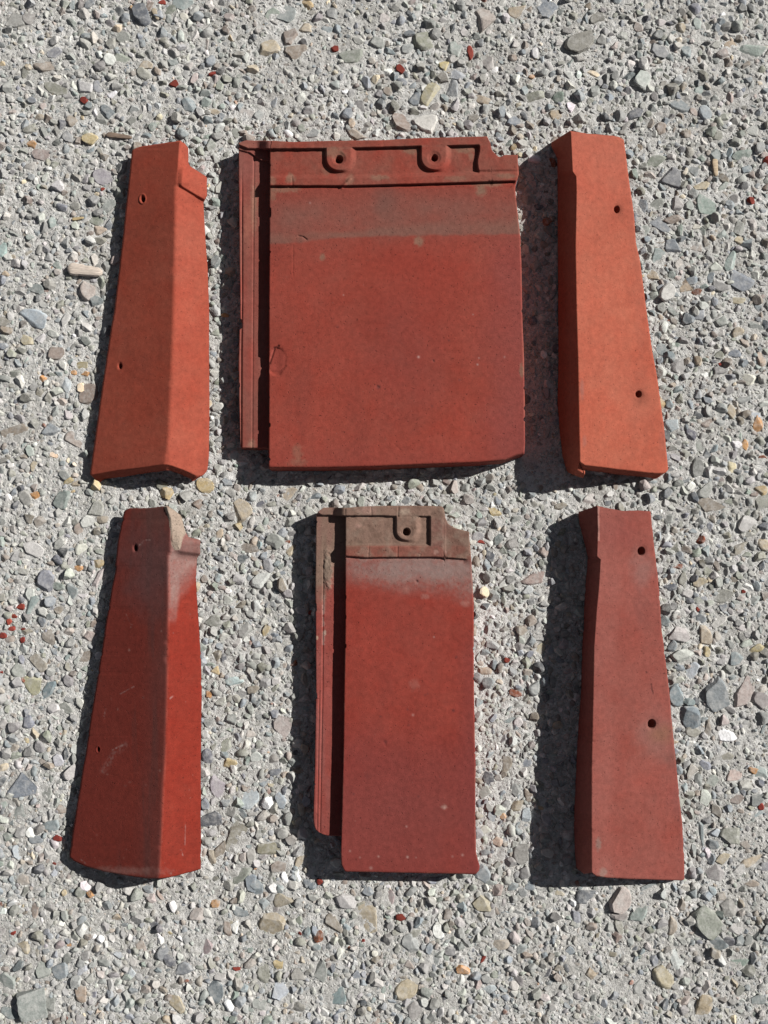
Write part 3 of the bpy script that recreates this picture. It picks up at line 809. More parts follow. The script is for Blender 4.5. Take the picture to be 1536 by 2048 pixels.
def paint_e(px, py):
    c = redden(px, py, (0.230, 0.037, 0.025), 10, 0.10, 0.06, 0.06)
    c = mixc(c, 0.62 * sst(py + 50 * fbm(px, py, 90, 3, 4), 1400, 1560), (0.160, 0.034, 0.030))
    c = mixc(c, 0.30 * blob(px, py, 800, 1640, 120, 90, 0.9, 0.6), (0.165, 0.050, 0.044))
    c = mixc(c, 0.35 * sst(px, 900, 950) * sst(py, 1230, 1330), (0.165, 0.040, 0.038))
    lim = pl(px, (688, 1168), (720, 1174), (780, 1186), (830, 1190), (880, 1194), (950, 1214)) + 7 * fbm(px, py, 34, 5, 5) + 3 * fbm(px, py, 5, 3, 8)
    hz = (1 - sst(py - lim, -40, 14)) * sst(py - ribE(px), -2, 3)
    c = mixc(c, 0.90 * hz * np.clip(0.70 + 0.45 * fbm(px, py, 24, 5, 6) + 0.40 * fbm(px, py, 4.5, 2, 9) + 0.35 * sst(px, 700, 800) * (1 - sst(py, 1120, 1180)), 0, 1), (0.222, 0.134, 0.116))
    c = mixc(c, 0.5 * hz * (1 - sst(px, 690, 730)), (0.22, 0.075, 0.06))
    c = mixc(c, 0.55 * hz * blob(px, py, 850, 1140, 90, 16, 0.9, 0.6), (0.25, 0.185, 0.168))
    c = mixc(c, 0.45 * arris(px, py, np.minimum(np.minimum(px - E_XL(0, py), E_XR(0, py) - px), E_YB(px) - py), 3), (0.25, 0.10, 0.075))
    head = (py < ribE(px) + 1)
    c = np.where(head[..., None], np.array((0.196, 0.121, 0.092)) * (1 + 0.22 * fbm(px, py, 30, 4, 3) + 0.08 * fbm(px, py, 7, 3, 4))[..., None], c)
    c = mixc(c, 0.85 * head * sst(px, 850, 872) * sst(py, 1030, 1046), (0.155, 0.072, 0.058))
    c = mixc(c, 0.55 * head * sst(px, 884, 900) * sst(py, 1050, 1062), (0.155, 0.090, 0.065))
    c = mixc(c, 0.80 * head * sst(py, 1089, 1094) * (1 - sst(px, 780, 900) * 0.6), (0.205, 0.060, 0.043))
    c = mixc(c, 0.45 * head * blob(px, py, 700, 1090, 34, 10, 0.9, 0.6), (0.13, 0.088, 0.062))
    c = mixc(c, 0.45 * head * sst(fbm(px, py, 20, 5, 13), 0.0, 0.45), (0.24, 0.175, 0.135))
    c = mixc(c, 0.40 * head * sst(fbm(px, py, 12, 4, 11), 0.1, 0.5), (0.12, 0.07, 0.05))
    c = mixc(c, 0.65 * blob(px, py, 810, 1023, 9, 6, 0.5, 0.4), (0.36, 0.27, 0.21))
    for cx, cy, rx, ry, k in ((735, 1020, 16, 7, 0.5), (716, 1052, 6, 4, 0.5), (872, 1104, 5, 4, 0.6), (850, 1193, 8, 5, 0.3), (812, 1180, 10, 7, 0.2), (930, 1208, 10, 5, 0.3), (828, 1370, 9, 10, 0.16), (888, 1614, 6, 4, 0.6)):
        c = mixc(c, k * blob(px, py, cx, cy, rx, ry, 0.6, 0.6), (0.34, 0.20, 0.165))
    for sx, sy, r, k in ((757, 1713, 2.2, 0.4), (815, 1714, 2.4, 0.6), (832, 1715, 1.6, 0.3), (720, 1715, 1.8, 0.3), (905, 1713, 2.2, 0.25), (813, 1653, 2.0, 0.4), (889, 1615, 1.8, 0.5), (868, 1274, 1.6, 0.5), (700, 1702, 2, 0.4),
                         (742, 1736, 3, 0.4), (892, 1104, 1.6, 0.6), (925, 1710, 2.5, 0.4), (826, 1430, 2.5, 0.35)):
        c = mixc(c, k * np.exp(-(np.hypot(px - sx, py - sy) / r) ** 2), (0.45, 0.30, 0.26))
    for sx, sy, r, k in ((815, 1419, 2.2, 0.6), (761, 1433, 2, 0.6), (907, 1421, 3, 0.6), (818, 1450, 2.5, 0.4), (771, 1484, 4, 0.4), (913, 1314, 2.4, 0.6), (850, 1390, 1.8, 0.5), (707, 1588, 2.5, 0.5), (837, 1593, 2.5, 0.5), (880, 1553, 2.2, 0.5),
                         (779, 1615, 2.0, 0.5), (834, 1162, 2.6, 0.8), (855, 1388, 1.8, 0.5), (734, 1553, 7, 0.2)):
        c = mixc(c, k * np.exp(-(np.hypot(px - sx, py - sy) / r) ** 2), (0.08, 0.028, 0.028))
    return c


cx, cy = centers(PX), centers(PY)
cats = np.zeros(cx.shape, int)
cats[cy < ribE(cx) + 1.0] = 1
cats[cy < lipE(cx) + 0.5] = 2
cats[(lug_d(cx, cy, *LUG_E, 1030) < 22.5) & (cy > lipE(cx) + 0.5) & (cy < 1090)] = 3
q = np.hypot(PX - 813, PY - 1063.5) / 7.4
push = 0.012 * (1 - sst(q, 0.7, 1.12))
cats[np.hypot(cx - 813, cy - 1063.5) < 1.3 * 7.4] = 10
solid = build_solid(PX, PY, H, paint_e(PX, PY), cats, ('ground', 0.002), push)
add_parts(re_, solid, {0: 'flat_panel', 1: 'cross_rib', 2: 'head_lip', 3: 'nail_lug', 10: 'nail_hole'}, {0: M_OLD}, {10: 3})

K_XL = lambda v, y=1380.0: pl(y, (1014, 643), (1022, 637), (1030, 632.5), (1152, 631), (1381, 632), (1536, 629.5), (1614, 627), (1640, 627), (1653, 629), (1662, 633), (1668, 640), (1672, 650))
K_XR = lambda v, y=1380.0: 699.0 + 0 * np.asarray(y, float)
PX, PY, U, V = panel_grid(K_XL, K_XR, lambda x: pl(x, (632, 1026), (638, 1020), (644, 1015), (700, 1015.5)), lambda x: pl(x, (627, 1655), (640, 1668), (652, 1671.5), (700, 1672)), 72, 560, 0.8, 9)
H = 20.5 + 0 * PX
H -= 0.8 * np.exp(-((PX - pl(PY, (1040, 647), (1380, 645), (1660, 640))) / 1.3) ** 2) * sst(PY, 1060, 1200)
H -= 0.6 * np.exp(-((PX - pl(PY, (1300, 640), (1660, 634))) / 1.0) ** 2) * sst(PY, 1350, 1420)
H = np.maximum(H, (24.5 + 9.0 * sst(PX, 664, 690)) * (1 - sst(PY - pl(PX, (632, 1026), (640, 1030), (700, 1032)), -1.0, 2.5)))
mudE = blob(PX, PY, 657, 1140, 9, 36, 0.4, 0.5)
H += 1.8 * mudE * (0.6 + 0.6 * fbm(PX, PY, 10, 3, 3)) + 0.3 * fbm(PX, PY, 120, 3, 3) + 0.15 * fbm(PX, PY, 18, 3, 6)
H = round_edges(H, [PX - K_XL(V, PY), PY - 1014, pl(PX, (627, 1655), (640, 1668), (652, 1671.5), (700, 1672)) - PY], [0.9, 0.8, 1.2])


def paint_lock_e(px, py):
    c = redden(px, py, (0.225, 0.052, 0.041), 12, 0.10, 0.06, 0.12)
    top = 1 - sst(py + 26 * fbm(px, py, 20, 4, 4) + 40 * sst(px, 648, 656), 1150, 1235)
    c = mixc(c, 0.9 * top, (0.205, 0.140, 0.105))
    c = mixc(c, 0.8 * blob(px, py, 657, 1140, 9, 34, 0.5, 0.6), (0.20, 0.155, 0.12))
    c = mixc(c, 0.6 * np.exp(-((px - 647) / 2.2) ** 2) * (py > 1190) * (py < 1290) * (vnoise(px / 3, py / 9, 4) > 0.35), (0.42, 0.30, 0.26))
    c = mixc(c, 0.7 * blob(px, py, 649, 1266, 3.5, 5, 0.4, 0.4), (0.45, 0.35, 0.28))
    c = mixc(c, 0.7 * blob(px, py, 634, 1276, 2.5, 4, 0.4, 0.4), (0.45, 0.33, 0.24))
    c = mixc(c, 0.35 * sst(fbm(px * 2.5, py * 0.4, 50, 4, 6), 0.1, 0.6), (0.22, 0.09, 0.08))
    return c


solid = build_solid(PX, PY, H, paint_lock_e(PX, PY), np.zeros((PX.shape[0] - 1, PX.shape[1] - 1), int), ('ground', 0.002))
add_parts(re_, solid, {0: 'side_lock'}, {0: M_OLD})

# ------------------------------------------------------------------ ground
def ground_z(x, y):
    """Height of the packed limestone fines, metres."""
    x, y = np.asarray(x, float), np.asarray(y, float)
    z = 0.0011 * fbm(x * 1000, y * 1000, 90, 3, 9) + 0.0010 * fbm(x * 1000, y * 1000, 22, 3, 11) + 0.0017 * fbm(x * 1000, y * 1000, 7.0, 4, 13)
    return z - 0.0012


def axis(lim, step, far):
    core = np.arange(-lim, lim + step / 2, step)
    tail, d, p = [], step, lim
    while p < far:
        d *= 1.25
        p += d
        tail.append(p)
    tail = np.array(tail)
    return np.concatenate([-tail[::-1], core, tail])


gx, gy = axis(0.60, 0.0011, 9.0), axis(0.78, 0.0011, 9.0)
GX, GY = np.meshgrid(gx, gy + 0.10)
GZ = ground_z(GX, GY)
nyy, nxx = GX.shape
gi = np.arange(nyy * nxx).reshape(nyy, nxx)
gf = np.stack([gi[:-1, :-1], gi[:-1, 1:], gi[1:, 1:], gi[1:, :-1]], -1).reshape(-1, 4)
gme = np_mesh('ground', np.stack([GX, GY, GZ], -1).reshape(-1, 3), gf)
gme.materials.append(M_FINES)
ground = bpy.data.objects.new('ground', gme)
COL.objects.link(ground)
tag(ground, 'packed ground of pale grey limestone fines and grit', 'ground', kind='structure')

# ------------------------------------------------------------------ stones
def ico(sub):
    import bmesh
    bm = bmesh.new()
    bmesh.ops.create_icosphere(bm, subdivisions=sub, radius=1.0)
    v = np.array([p.co[:] for p in bm.verts])
    f = np.array([[p.index for p in q.verts] for q in bm.faces], np.int32)
    bm.free()
    return v, f


ICO = {k: ico(k) for k in (1, 2, 3, 4)}


def rock(rng, sub, cuts, lo=0.5, hi=0.86, bumpy=0.05):
    """A unit stone: a sphere with flat faces broken off it, filling -1..1 on each axis."""
    v, f = ICO[sub]
    v = v.copy()
    for _ in range(cuts):
        n = rng.normal(size=3)
        n /= np.linalg.norm(n)
        d = rng.uniform(lo, hi)
        over = np.maximum(v @ n - d, 0)
        v -= over[:, None] * n
    if bumpy:
        s = rng.random() * 50
        v *= (1 + bumpy * fbm(v[:, 0] * 10 + v[:, 2] * 7 + s, v[:, 1] * 10 - v[:, 2] * 5 + s, 6.0, 3, 1))[:, None]
    v -= (v.max(0) + v.min(0)) / 2
    v /= np.abs(v).max(0)
    return v, f


TINTS = {
    'gr': (0.256, 0.257, 0.245), 'og': (0.236, 0.234, 0.204), 'bg': (0.205, 0.224, 0.236), 'lg': (0.42, 0.412, 0.388), 'dk': (0.110, 0.114, 0.124),
    'br': (0.235, 0.200, 0.170), 'pk': (0.320, 0.278, 0.250), 'tn': (0.345, 0.290, 0.218), 'yl': (0.38, 0.300, 0.175), 'or': (0.40, 0.220, 0.105),
    'wh': (0.76, 0.755, 0.735), 'gn': (0.240, 0.268, 0.246), 'rd': (0.215, 0.044, 0.033), 'ru': (0.22, 0.075, 0.040), 'lb': (0.35, 0.38, 0.395), 'cr': (0.58, 0.49, 0.35)}
TINTS = {k: tuple(min(0.82, 1.13 * q) for q in v) if k not in ('rd', 'wh', 'ru') else v for k, v in TINTS.items()}

# Every stone one can tell apart in the photograph: photo x, y, length, width, turn (degrees), tint, how far it stands out (1 = usual)
NOTABLE = '''
283 30 47 36 80 dk 1.6|88 132 44 30 10 br 1|110 105 28 26 0 bg 1|286 145 30 22 30 og 1|245 72 26 24 0 gr 1|180 277 30 24 20 yl 1.6|65 290 24 20 0 or 1|215 225 34 24 20 bg 1
377 212 30 26 60 bg 1.2|428 220 24 16 10 tn 1|170 172 34 30 70 lg 1|195 170 26 20 80 bg 1|243 120 30 24 0 og 1.2|309 178 22 18 80 bg 1|60 36 34 26 0 og 1|30 40 34 28 0 gr 0.7|223 188 18 14 0 wh 1.2
290 128 30 24 15 tn 0.8|300 12 22 12 -70 br 1|340 18 30 18 -40 og 1|365 5 38 26 0 gn 0.8|135 190 20 12 0 gr 1|110 175 46 22 30 og 0.8|200 235 30 26 0 gr 1|345 122 20 18 0 gn 1
535 91 50 36 10 tn 1.2|593 102 40 34 -40 br 0.8|708 110 52 26 -15 og 1.2|888 130 28 26 0 yl 1.3|912 98 38 34 60 gn 1|916 146 30 26 0 lb 1|862 190 54 32 -60 tn 1.6|830 195 28 24 -40 bg 1.2
905 180 44 32 75 bg 0.9|963 38 54 48 80 pk 0.9|846 82 36 36 0 og 1.3|815 95 26 24 0 gr 1.4|805 240 46 40 30 br 1.1|855 242 54 40 15 lg 0.8|713 268 38 26 10 br 1.3|577 75 40 30 -50 br 1.4
963 200 30 20 10 tn 1.2|976 125 34 28 30 gr 1|613 5 26 18 60 yl 1.2|610 55 28 18 0 tn 1|665 30 26 22 60 gr 1|770 36 22 20 0 lg 1|655 60 24 18 0 bg 1|755 85 26 24 70 gr 0.8|548 200 30 20 80 bg 0.8
690 183 13 10 0 wh 1.5|897 250 14 10 0 lg 1|576 30 40 32 -30 gn 0.6|720 215 30 22 80 gr 0.9|520 232 26 20 20 gr 1|495 225 36 18 10 lg 0.6|620 270 32 22 0 gr 0.9|545 25 30 26 0 gn 0.8
1158 85 58 42 -25 og 1.6|1503 97 52 46 10 gn 0.7|1288 158 42 32 -60 lg 1.5|1317 102 40 24 15 gr 1.1|1378 100 38 28 0 bg 1|1362 208 46 30 10 bg 0.7|1411 224 30 22 60 lb 1.3|1140 148 30 24 30 lg 1
1158 150 15 13 60 wh 1.6|1183 146 32 13 25 cr 1.3|1070 195 42 28 -20 og 1.2|1036 22 34 24 -15 tn 0.8|1090 15 46 34 20 bg 0.8|1250 65 28 24 10 gr 1|1197 35 32 26 -50 og 0.9|1203 78 26 20 60 gr 1.2
1462 90 30 20 0 tn 0.5|1270 228 34 20 -30 dk 1.2|1110 230 24 22 0 tn 1.2|1026 240 24 24 0 bg 1|1049 180 20 18 0 lb 1|1262 126 16 14 0 wh 1.3|1143 212 22 18 60 wh 1|1040 135 22 18 0 lg 1|1400 180 36 16 -20 gn 0.7|1508 262 26 24 0 lg 0.7
205 350 40 34 10 gr 0.7|218 410 32 28 -20 gr 1|190 438 34 20 20 og 0.8|195 460 30 20 10 tn 1|174 580 42 34 60 pk 1.5|66 635 50 32 20 lb 1.3|130 640 28 16 -60 lg 2|55 680 30 20 40 tn 1.2
72 580 30 22 10 gr 1.2|215 534 24 20 50 gr 1.6|83 308 30 26 -30 br 0.8|140 595 20 15 10 dk 1|192 598 26 22 60 bg 1.2|4 500 28 22 80 lb 1.3|117 532 24 16 20 gn 1.2|24 512 20 8 30 tn 1.2
110 707 33 22 0 br 1.1|174 785 44 40 -40 br 0.7|162 775 19 14 70 cr 2|130 770 32 22 80 lb 1|102 862 32 28 10 lb 1.4|30 865 52 32 -15 br 0.7|150 880 46 38 30 br 0.6|76 787 25 22 70 br 1
87 757 15 13 0 or 1.3|162 731 22 20 0 yl 1.1|148 743 14 14 0 or 1|170 748 18 14 -40 or 1|70 990 25 17 15 or 1.4|17 995 17 13 80 wh 2|127 1000 34 30 -50 gn 1.1|192 1022 38 28 -60 gr 1
78 1045 32 26 -30 pk 1.1|158 1065 40 30 -60 br 0.7|173 1042 28 22 -15 lg 1.1|65 1098 44 36 15 lg 1|136 962 22 18 0 yl 1.2|150 968 20 16 0 tn 1|50 996 34 20 60 gr 1.4|107 910 17 15 0 cr 0.8|66 930 22 10 -75 tn 1.2
93 1165 46 32 70 bg 1.3|68 1210 38 34 -20 bg 0.9|197 1127 23 16 -10 yl 1.3|155 1138 18 13 10 or 1.2|195 1158 48 20 -70 lg 1|118 1220 27 17 15 br 1.1|97 1275 30 22 60 br 0.8|78 1325 38 20 55 br 0.9
35 1343 31 28 60 gr 1.2|65 1370 38 32 80 tn 1|97 1378 42 19 -60 bg 1.1|170 1315 26 24 0 br 0.6|130 1415 34 20 15 og 0.8|55 1445 26 24 0 bg 0.9|145 1180 38 20 75 bg 0.9|117 1138 20 14 -30 dk 1.2|162 1100 26 22 0 lg 1.1
40 1572 58 44 10 bg 0.5|88 1585 46 27 80 gn 0.8|140 1546 31 27 -20 lg 2.4|124 1618 25 20 -50 br 1|60 1668 20 14 60 wh 1.3|72 1680 28 19 20 bg 0.9|48 1757 28 24 0 pk 0.7|172 1772 20 16 0 wh 1.2
36 1703 24 19 70 lb 1|88 1524 22 15 10 br 1|114 1520 26 20 60 lb 1|150 1498 26 20 0 lg 0.8|40 1625 34 30 0 gn 0.4|10 1673 22 18 0 og 1|107 1745 16 14 0 lb 1.2|100 1650 34 24 20 bg 0.8
484 1020 46 37 80 tn 1.1|550 1082 34 27 15 gr 2|537 1130 36 26 80 gr 1.3|523 1160 42 27 -35 lg 1.9|500 1097 34 17 5 br 1|487 1118 26 19 10 dk 0.7|437 1116 20 15 0 dk 1.3|455 1200 20 18 60 lg 1.3
457 1182 13 11 0 wh 1.5|424 1240 40 26 15 og 0.9|489 1260 31 29 0 gr 0.8|578 992 40 24 -60 tn 0.7|410 972 34 26 30 yl 1|468 1363 33 17 5 lb 1|334 986 27 25 10 yl 2|622 1027 30 20 10 lg 1.4
520 1008 24 20 0 dk 0.8|438 1068 25 16 -50 tn 1|580 1100 24 15 -70 tn 1|455 1320 34 26 0 dk 0.5|556 1295 24 18 60 lg 0.9|395 1010 26 22 0 br 1|460 985 22 18 0 gr 1.2
455 1525 38 24 -25 yl 1|435 1570 46 34 70 gr 0.9|502 1595 44 32 -55 lb 0.9|420 1635 40 33 0 dk 0.8|472 1680 56 48 -60 br 0.5|535 1697 46 23 5 br 0.8|563 1665 28 22 30 gr 2|560 1735 38 31 -25 br 0.9
480 1745 48 34 -30 og 0.8|505 1765 31 27 60 bg 1|423 1715 27 22 -60 tn 1.1|565 1455 46 38 60 pk 0.8|556 1587 11 9 0 wh 1.5|452 1490 30 23 80 og 0.8|595 1750 25 11 80 wh 1.3|500 1468 28 17 20 lg 1
460 1625 30 24 -40 gr 0.9|440 1700 40 20 -65 br 0.8|602 1720 34 20 -60 tn 0.9|565 1600 30 24 60 bg 1|410 1470 20 15 70 lg 1|420 1390 17 15 0 or 0.9|415 1512 26 22 40 dk 1.1|512 1515 22 18 0 lg 1.4|528 1565 20 18 70 bg 0.9|503 1712 24 22 60 gr 1.1
985 1010 14 11 60 wh 1.5|990 1025 25 18 10 yl 1|1022 1085 28 25 -20 gr 1.5|1160 996 28 24 70 gr 1.5|1066 1158 52 22 -15 br 1.1|1055 1180 24 17 -10 lb 1.8|968 1342 29 22 0 tn 1.2|1030 1310 10 9 0 wh 1.5
1080 1302 30 15 -70 tn 0.8|981 1112 24 17 60 dk 1|1006 1168 22 19 -40 lg 1.3|1120 1012 28 14 -10 br 1.2|1178 1000 24 20 -30 lg 1.2|1024 1108 16 14 0 gr 0.9|955 1072 24 17 0 gr 1.2
1072 1377 30 24 -30 gr 2|976 1557 25 22 70 dk 0.9|1052 1525 24 18 -15 bg 1.2|1035 1612 29 21 -15 tn 1.5|1053 1630 27 20 -60 lb 1|1043 1710 38 30 80 og 1|995 1685 23 19 -40 tn 1.7|963 1748 38 29 50 bg 1.2
1005 1632 15 13 0 or 1.3|1050 1745 28 22 -60 gr 1.5|1020 1440 24 14 0 bg 0.8|968 1585 24 20 60 og 0.9|1015 1530 26 30 0 br 0.6|1030 1580 26 16 70 gr 1|970 1660 22 17 -20 lg 1.3|983 1635 28 18 70 bg 0.9|1056 1590 30 18 60 br 1
546 1842 54 44 -30 tn 1.1|566 1800 38 34 -30 br 1.2|508 1777 32 30 50 bg 1|690 1802 44 29 10 lg 1.5|737 1783 25 21 0 bg 1.2|741 1838 62 48 70 tn 0.4|663 1850 38 31 70 br 0.9|825 1890 40 35 60 gr 1
865 1920 38 23 -10 gr 0.5|560 1987 46 33 80 lb 1.2|668 1993 46 42 -20 bg 0.8|525 1948 42 27 75 og 1|640 1940 46 25 80 gr 0.8|812 1980 42 35 -30 tn 1.1|830 2025 36 28 80 gr 0.9|965 1810 36 30 50 tn 1.5
875 1863 28 20 70 wh 1|558 1930 22 19 50 yl 1|817 1930 22 18 -10 br 1.2|1000 1885 36 26 -10 pk 1.1|597 1950 26 22 0 gr 1.4|778 1795 40 28 60 pk 0.5|715 1955 22 18 60 bg 0.8|548 1815 24 18 0 gr 0.7|765 1995 18 16 0 lg 1|520 2010 30 20 0 og 0.8|980 1978 26 18 0 lb 0.9
1170 1793 42 31 -40 dk 1.2|1240 1802 54 42 -60 pk 1.5|1153 1832 32 22 40 bg 1|1278 1828 40 27 -60 gn 1|1345 1852 40 30 -60 br 1.1|1415 1843 60 46 50 og 1.6|1455 1815 37 28 70 gr 1.3|1436 1885 40 26 10 bg 1.2
1327 1957 44 31 60 tn 1.3|1355 1920 37 25 70 lg 1|1300 1775 38 22 0 bg 0.6|1405 2015 44 38 -30 tn 0.9|1515 2003 29 24 0 bg 1|1182 1948 32 26 40 tn 1.2|1352 1820 12 10 0 wh 1.5|1463 1887 30 20 20 dk 1.1
1475 1855 38 22 -15 lg 0.8|1280 1978 30 22 -50 gr 1|1242 1970 34 28 0 lg 0.6|1238 1832 32 16 0 gr 1|1307 1922 24 20 60 bg 1|1240 1855 18 30 0 gr 0.8|1140 1900 20 18 0 bg 1|1060 1775 22 20 60 bg 1|1118 1788 22 18 0 tn 1|1480 1925 46 20 -10 gn 0.4
62 2010 62 56 80 gn 1.8|100 2012 34 22 75 gr 1.3|88 1940 37 26 75 gr 1.2|121 1938 36 32 -30 bg 0.9|165 1940 30 17 -25 lb 1|328 1910 34 28 -40 bg 1.2|340 1922 28 22 20 dk 1|432 1980 46 26 75 bg 1
408 1890 38 34 -20 pk 0.8|394 1832 30 26 -40 pk 1.4|415 1830 24 14 70 lg 1.4|470 1856 20 14 70 wh 1.3|163 1988 33 20 80 tn 1.2|365 1940 36 28 20 bg 0.8|15 1970 42 32 60 gn 0.9|5 1821 17 12 70 wh 1.4
122 1848 13 9 15 wh 1.4|430 1810 18 17 0 or 1.2|355 2008 40 26 60 tn 0.9|455 1862 32 14 75 br 1.3|305 1852 22 15 10 dk 1|70 1822 28 16 80 br 1|50 1895 34 20 30 tn 0.9|20 2030 36 22 20 gr 0.7
480 1830 40 26 20 bg 0.9|235 1910 20 16 0 lb 1|260 1855 10 10 0 wh 1.3|375 1880 20 16 0 gr 1.1|262 1947 18 16 40 lb 1|160 2040 26 20 50 gr 1|140 1890 18 8 10 or 0.8|280 1890 24 18 0 pk 0.9
1343 355 46 42 -5 bg 1.2|1312 322 48 25 -10 og 1.5|1281 410 42 30 70 bg 0.9|1322 448 38 30 50 bg 0.9|1348 438 42 16 -20 br 1.7|1344 493 34 32 10 bg 1|1413 410 52 40 70 gn 0.7|1317 515 36 30 60 bg 0.9
1432 535 36 26 -10 lg 0.9|1460 525 42 21 -80 gn 1.1|1485 560 46 40 20 bg 0.7|1392 585 24 15 -5 ru 1.2|1334 585 38 28 -65 lg 2|1405 370 30 19 -30 tn 1.3|1307 548 25 22 0 tn 1.2|1445 643 28 24 -40 gr 1.5
1316 408 30 20 -30 gr 1.1|1355 408 30 28 0 gr 1.3|1387 340 30 24 70 gr 1.1|1383 560 26 18 -20 bg 1.3|1443 570 34 24 30 gr 0.9|1370 570 34 22 70 tn 1|1478 598 30 16 0 tn 1.2|1395 494 34 24 30 pk 0.5|1480 455 32 26 40 og 1|1478 478 24 20 60 tn 1
1344 620 26 20 70 gr 1.1|1400 630 26 18 -40 bg 1.2|1505 655 38 30 20 gn 0.7|1430 310 22 26 0 gn 1.6|1488 310 40 18 -5 gn 1.2|1357 528 22 14 80 lg 1.2|1395 453 16 12 0 lg 1.3|1475 665 24 20 -30 tn 1.2|1411 480 22 17 70 br 1.1
1325 697 31 24 -40 bg 1.1|1356 733 35 31 20 gr 1|1344 850 38 33 40 lb 0.9|1410 749 15 13 0 wh 1.4|1500 760 29 22 10 lg 1.4|1460 822 28 20 80 tn 1.4|1416 848 28 20 0 br 1|1400 830 22 19 40 dk 1
1385 868 28 20 70 dk 1.2|1518 845 36 19 -70 or 1.3|1475 889 24 13 10 wh 1.4|1492 889 23 14 75 or 1.1|1422 1010 48 26 10 br 0.9|1528 1005 40 36 0 gr 1|1492 1045 38 25 -35 lg 1.5|1382 973 18 16 0 wh 1.3
1523 980 25 20 -10 yl 1.2|1410 980 37 22 -60 gr 1.1|1487 798 24 18 0 gr 1.2|1458 782 26 20 -70 gr 1|1400 890 28 22 -20 gr 0.6|1513 830 24 12 15 lb 1.2|1396 935 24 36 0 gr 1|1440 742 24 18 10 gr 1.3|1470 705 28 19 10 bg 1|1438 710 20 17 0 og 1.6|1482 1095 36 22 -35 br 0.9|1528 1090 26 20 40 tn 1.1|1523 718 30 19 75 tn 1.2
1355 1267 37 33 -10 lg 1.4|1365 1311 44 30 10 lg 1.7|1409 1272 44 27 75 tn 1.5|1436 1272 28 24 40 pk 1.1|1474 1315 46 33 -50 bg 1.1|1432 1390 58 50 60 bg 1.1|1487 1385 60 40 -70 pk 0.8|1378 1433 52 44 20 bg 1.6
1352 1390 40 26 -80 bg 1.3|1456 1470 36 25 10 wh 1|1447 1192 33 25 -30 og 1.2|1374 1188 23 16 -5 lg 1.5|1400 1163 27 17 -25 tn 0.9|1414 1303 19 12 80 yl 1.4|1387 1468 32 25 40 og 0.9|1462 1420 27 23 0 gr 1.2
1515 1297 31 14 -20 yl 1.2|1387 1341 37 22 -50 lb 1|1440 1243 34 14 -30 lg 1|1341 1174 32 15 -5 dk 1.2|1418 1455 38 20 -70 br 1.2|1402 1236 20 18 0 bg 1.2|1486 1255 16 13 0 lg 1.7|1460 1290 22 16 30 lg 1.1|1522 1400 34 28 50 gr 1
1450 1517 46 26 -10 og 0.7|1468 1550 34 27 -50 pk 0.7|1412 1529 24 17 40 bg 1|1427 1563 31 23 -10 gr 0.7|1384 1545 31 20 -60 pk 1.5|1472 1597 29 24 -40 br 0.9|1460 1672 42 31 10 og 1.1|1430 1665 21 17 10 lb 1.9
1404 1668 50 14 85 bg 1.6|1445 1717 32 20 -25 tn 1.1|1429 1745 48 30 40 gr 0.9|1505 1724 46 22 -15 tn 1.1|1507 1540 18 14 20 or 1.3|1522 1545 28 22 50 lb 1.2|1515 1598 32 24 -30 gr 1.4|1512 1630 28 15 -20 lb 1|1410 1595 22 30 0 lg 1|1502 1767 30 12 5 br 1.3|1433 1622 26 18 70 br 1.4|1490 1690 20 16 0 pk 1|1478 1740 24 20 -30 lg 0.9|1442 1795 26 20 -40 pk 1.4|1425 1780 24 14 60 lb 1.7
'''
SHARDS = '''670 97 17 15 40 1.2|800 138 23 17 70 1.3|941 105 33 12 85 1.2|348 165 22 16 10 1.3|424 146 15 13 0 1.3|168 200 18 14 30 1.3|322 3 20 10 0 1|41 1213 18 13 10 1.6|27 1232 15 9 20 1.2|18 1243 13 12 70 1.3
24 1257 20 11 -25 1.4|6 1271 16 12 10 1.4|45 1280 14 11 -30 1.4|46 1258 11 7 0 1|2 1344 8 7 0 1|115 1678 17 15 20 1.4|108 1728 9 7 0 1|802 1834 21 15 5 1.4|967 1918 22 9 -50 1.3|1014 1320 13 12 0 1.6|640 1764 13 13 0 1.3
963 1084 17 8 15 1.2|1503 401 18 16 0 1.4|1534 320 22 16 -60 1.5|1521 1612 18 13 60 1.5|1488 1183 10 8 0 1|620 1225 12 12 0 1|599 1868 9 8 0 1.2|25 1867 12 9 0 1.2|473 1938 16 12 0 1|727 1881 8 6 0 1|205 378 9 8 0 1|1440 728 8 7 0 1|1395 1218 12 9 60 1'''

RNG = np.random.default_rng(77)


def rows(text):
    out = []
    for line in text.strip().splitlines():
        for cell in line.split('|'):
            t = cell.split()
            out.append([float(q) if not q.isalpha() else q for q in t])
    return out


NOTES = rows(NOTABLE)
NOTES.sort(key=lambda r: -r[2] * r[3])
SINK = lambda prot: 1.20 if prot < 1.5 else 1.08   # a sunk stone is wider below than the part that shows
N_THINGS = 300                                   # the largest ones are things of their own, the rest go with the gravel

TILE_BOX = {                                     # photo boxes of the six tiles, for wording only
    'upper left gable tile': (182, 282, 416, 955), 'wide tile': (477, 275, 1050, 945), 'upper right gable tile': (1104, 262, 1336, 948),
    'lower left gable tile': (140, 1012, 402, 1758), 'narrow tile': (628, 1012, 955, 1748), 'lower right gable tile': (1150, 1012, 1368, 1760)}
HUE = {'gr': 'grey', 'og': 'olive-grey', 'bg': 'blue-grey', 'lg': 'pale-grey', 'dk': 'dark-slate', 'br': 'brown-grey', 'pk': 'pinkish-grey', 'tn': 'tan', 'yl': 'ochre',
       'or': 'orange', 'wh': 'white', 'gn': 'greenish-grey', 'lb': 'pale-blue', 'cr': 'cream', 'ru': 'rust-brown'}


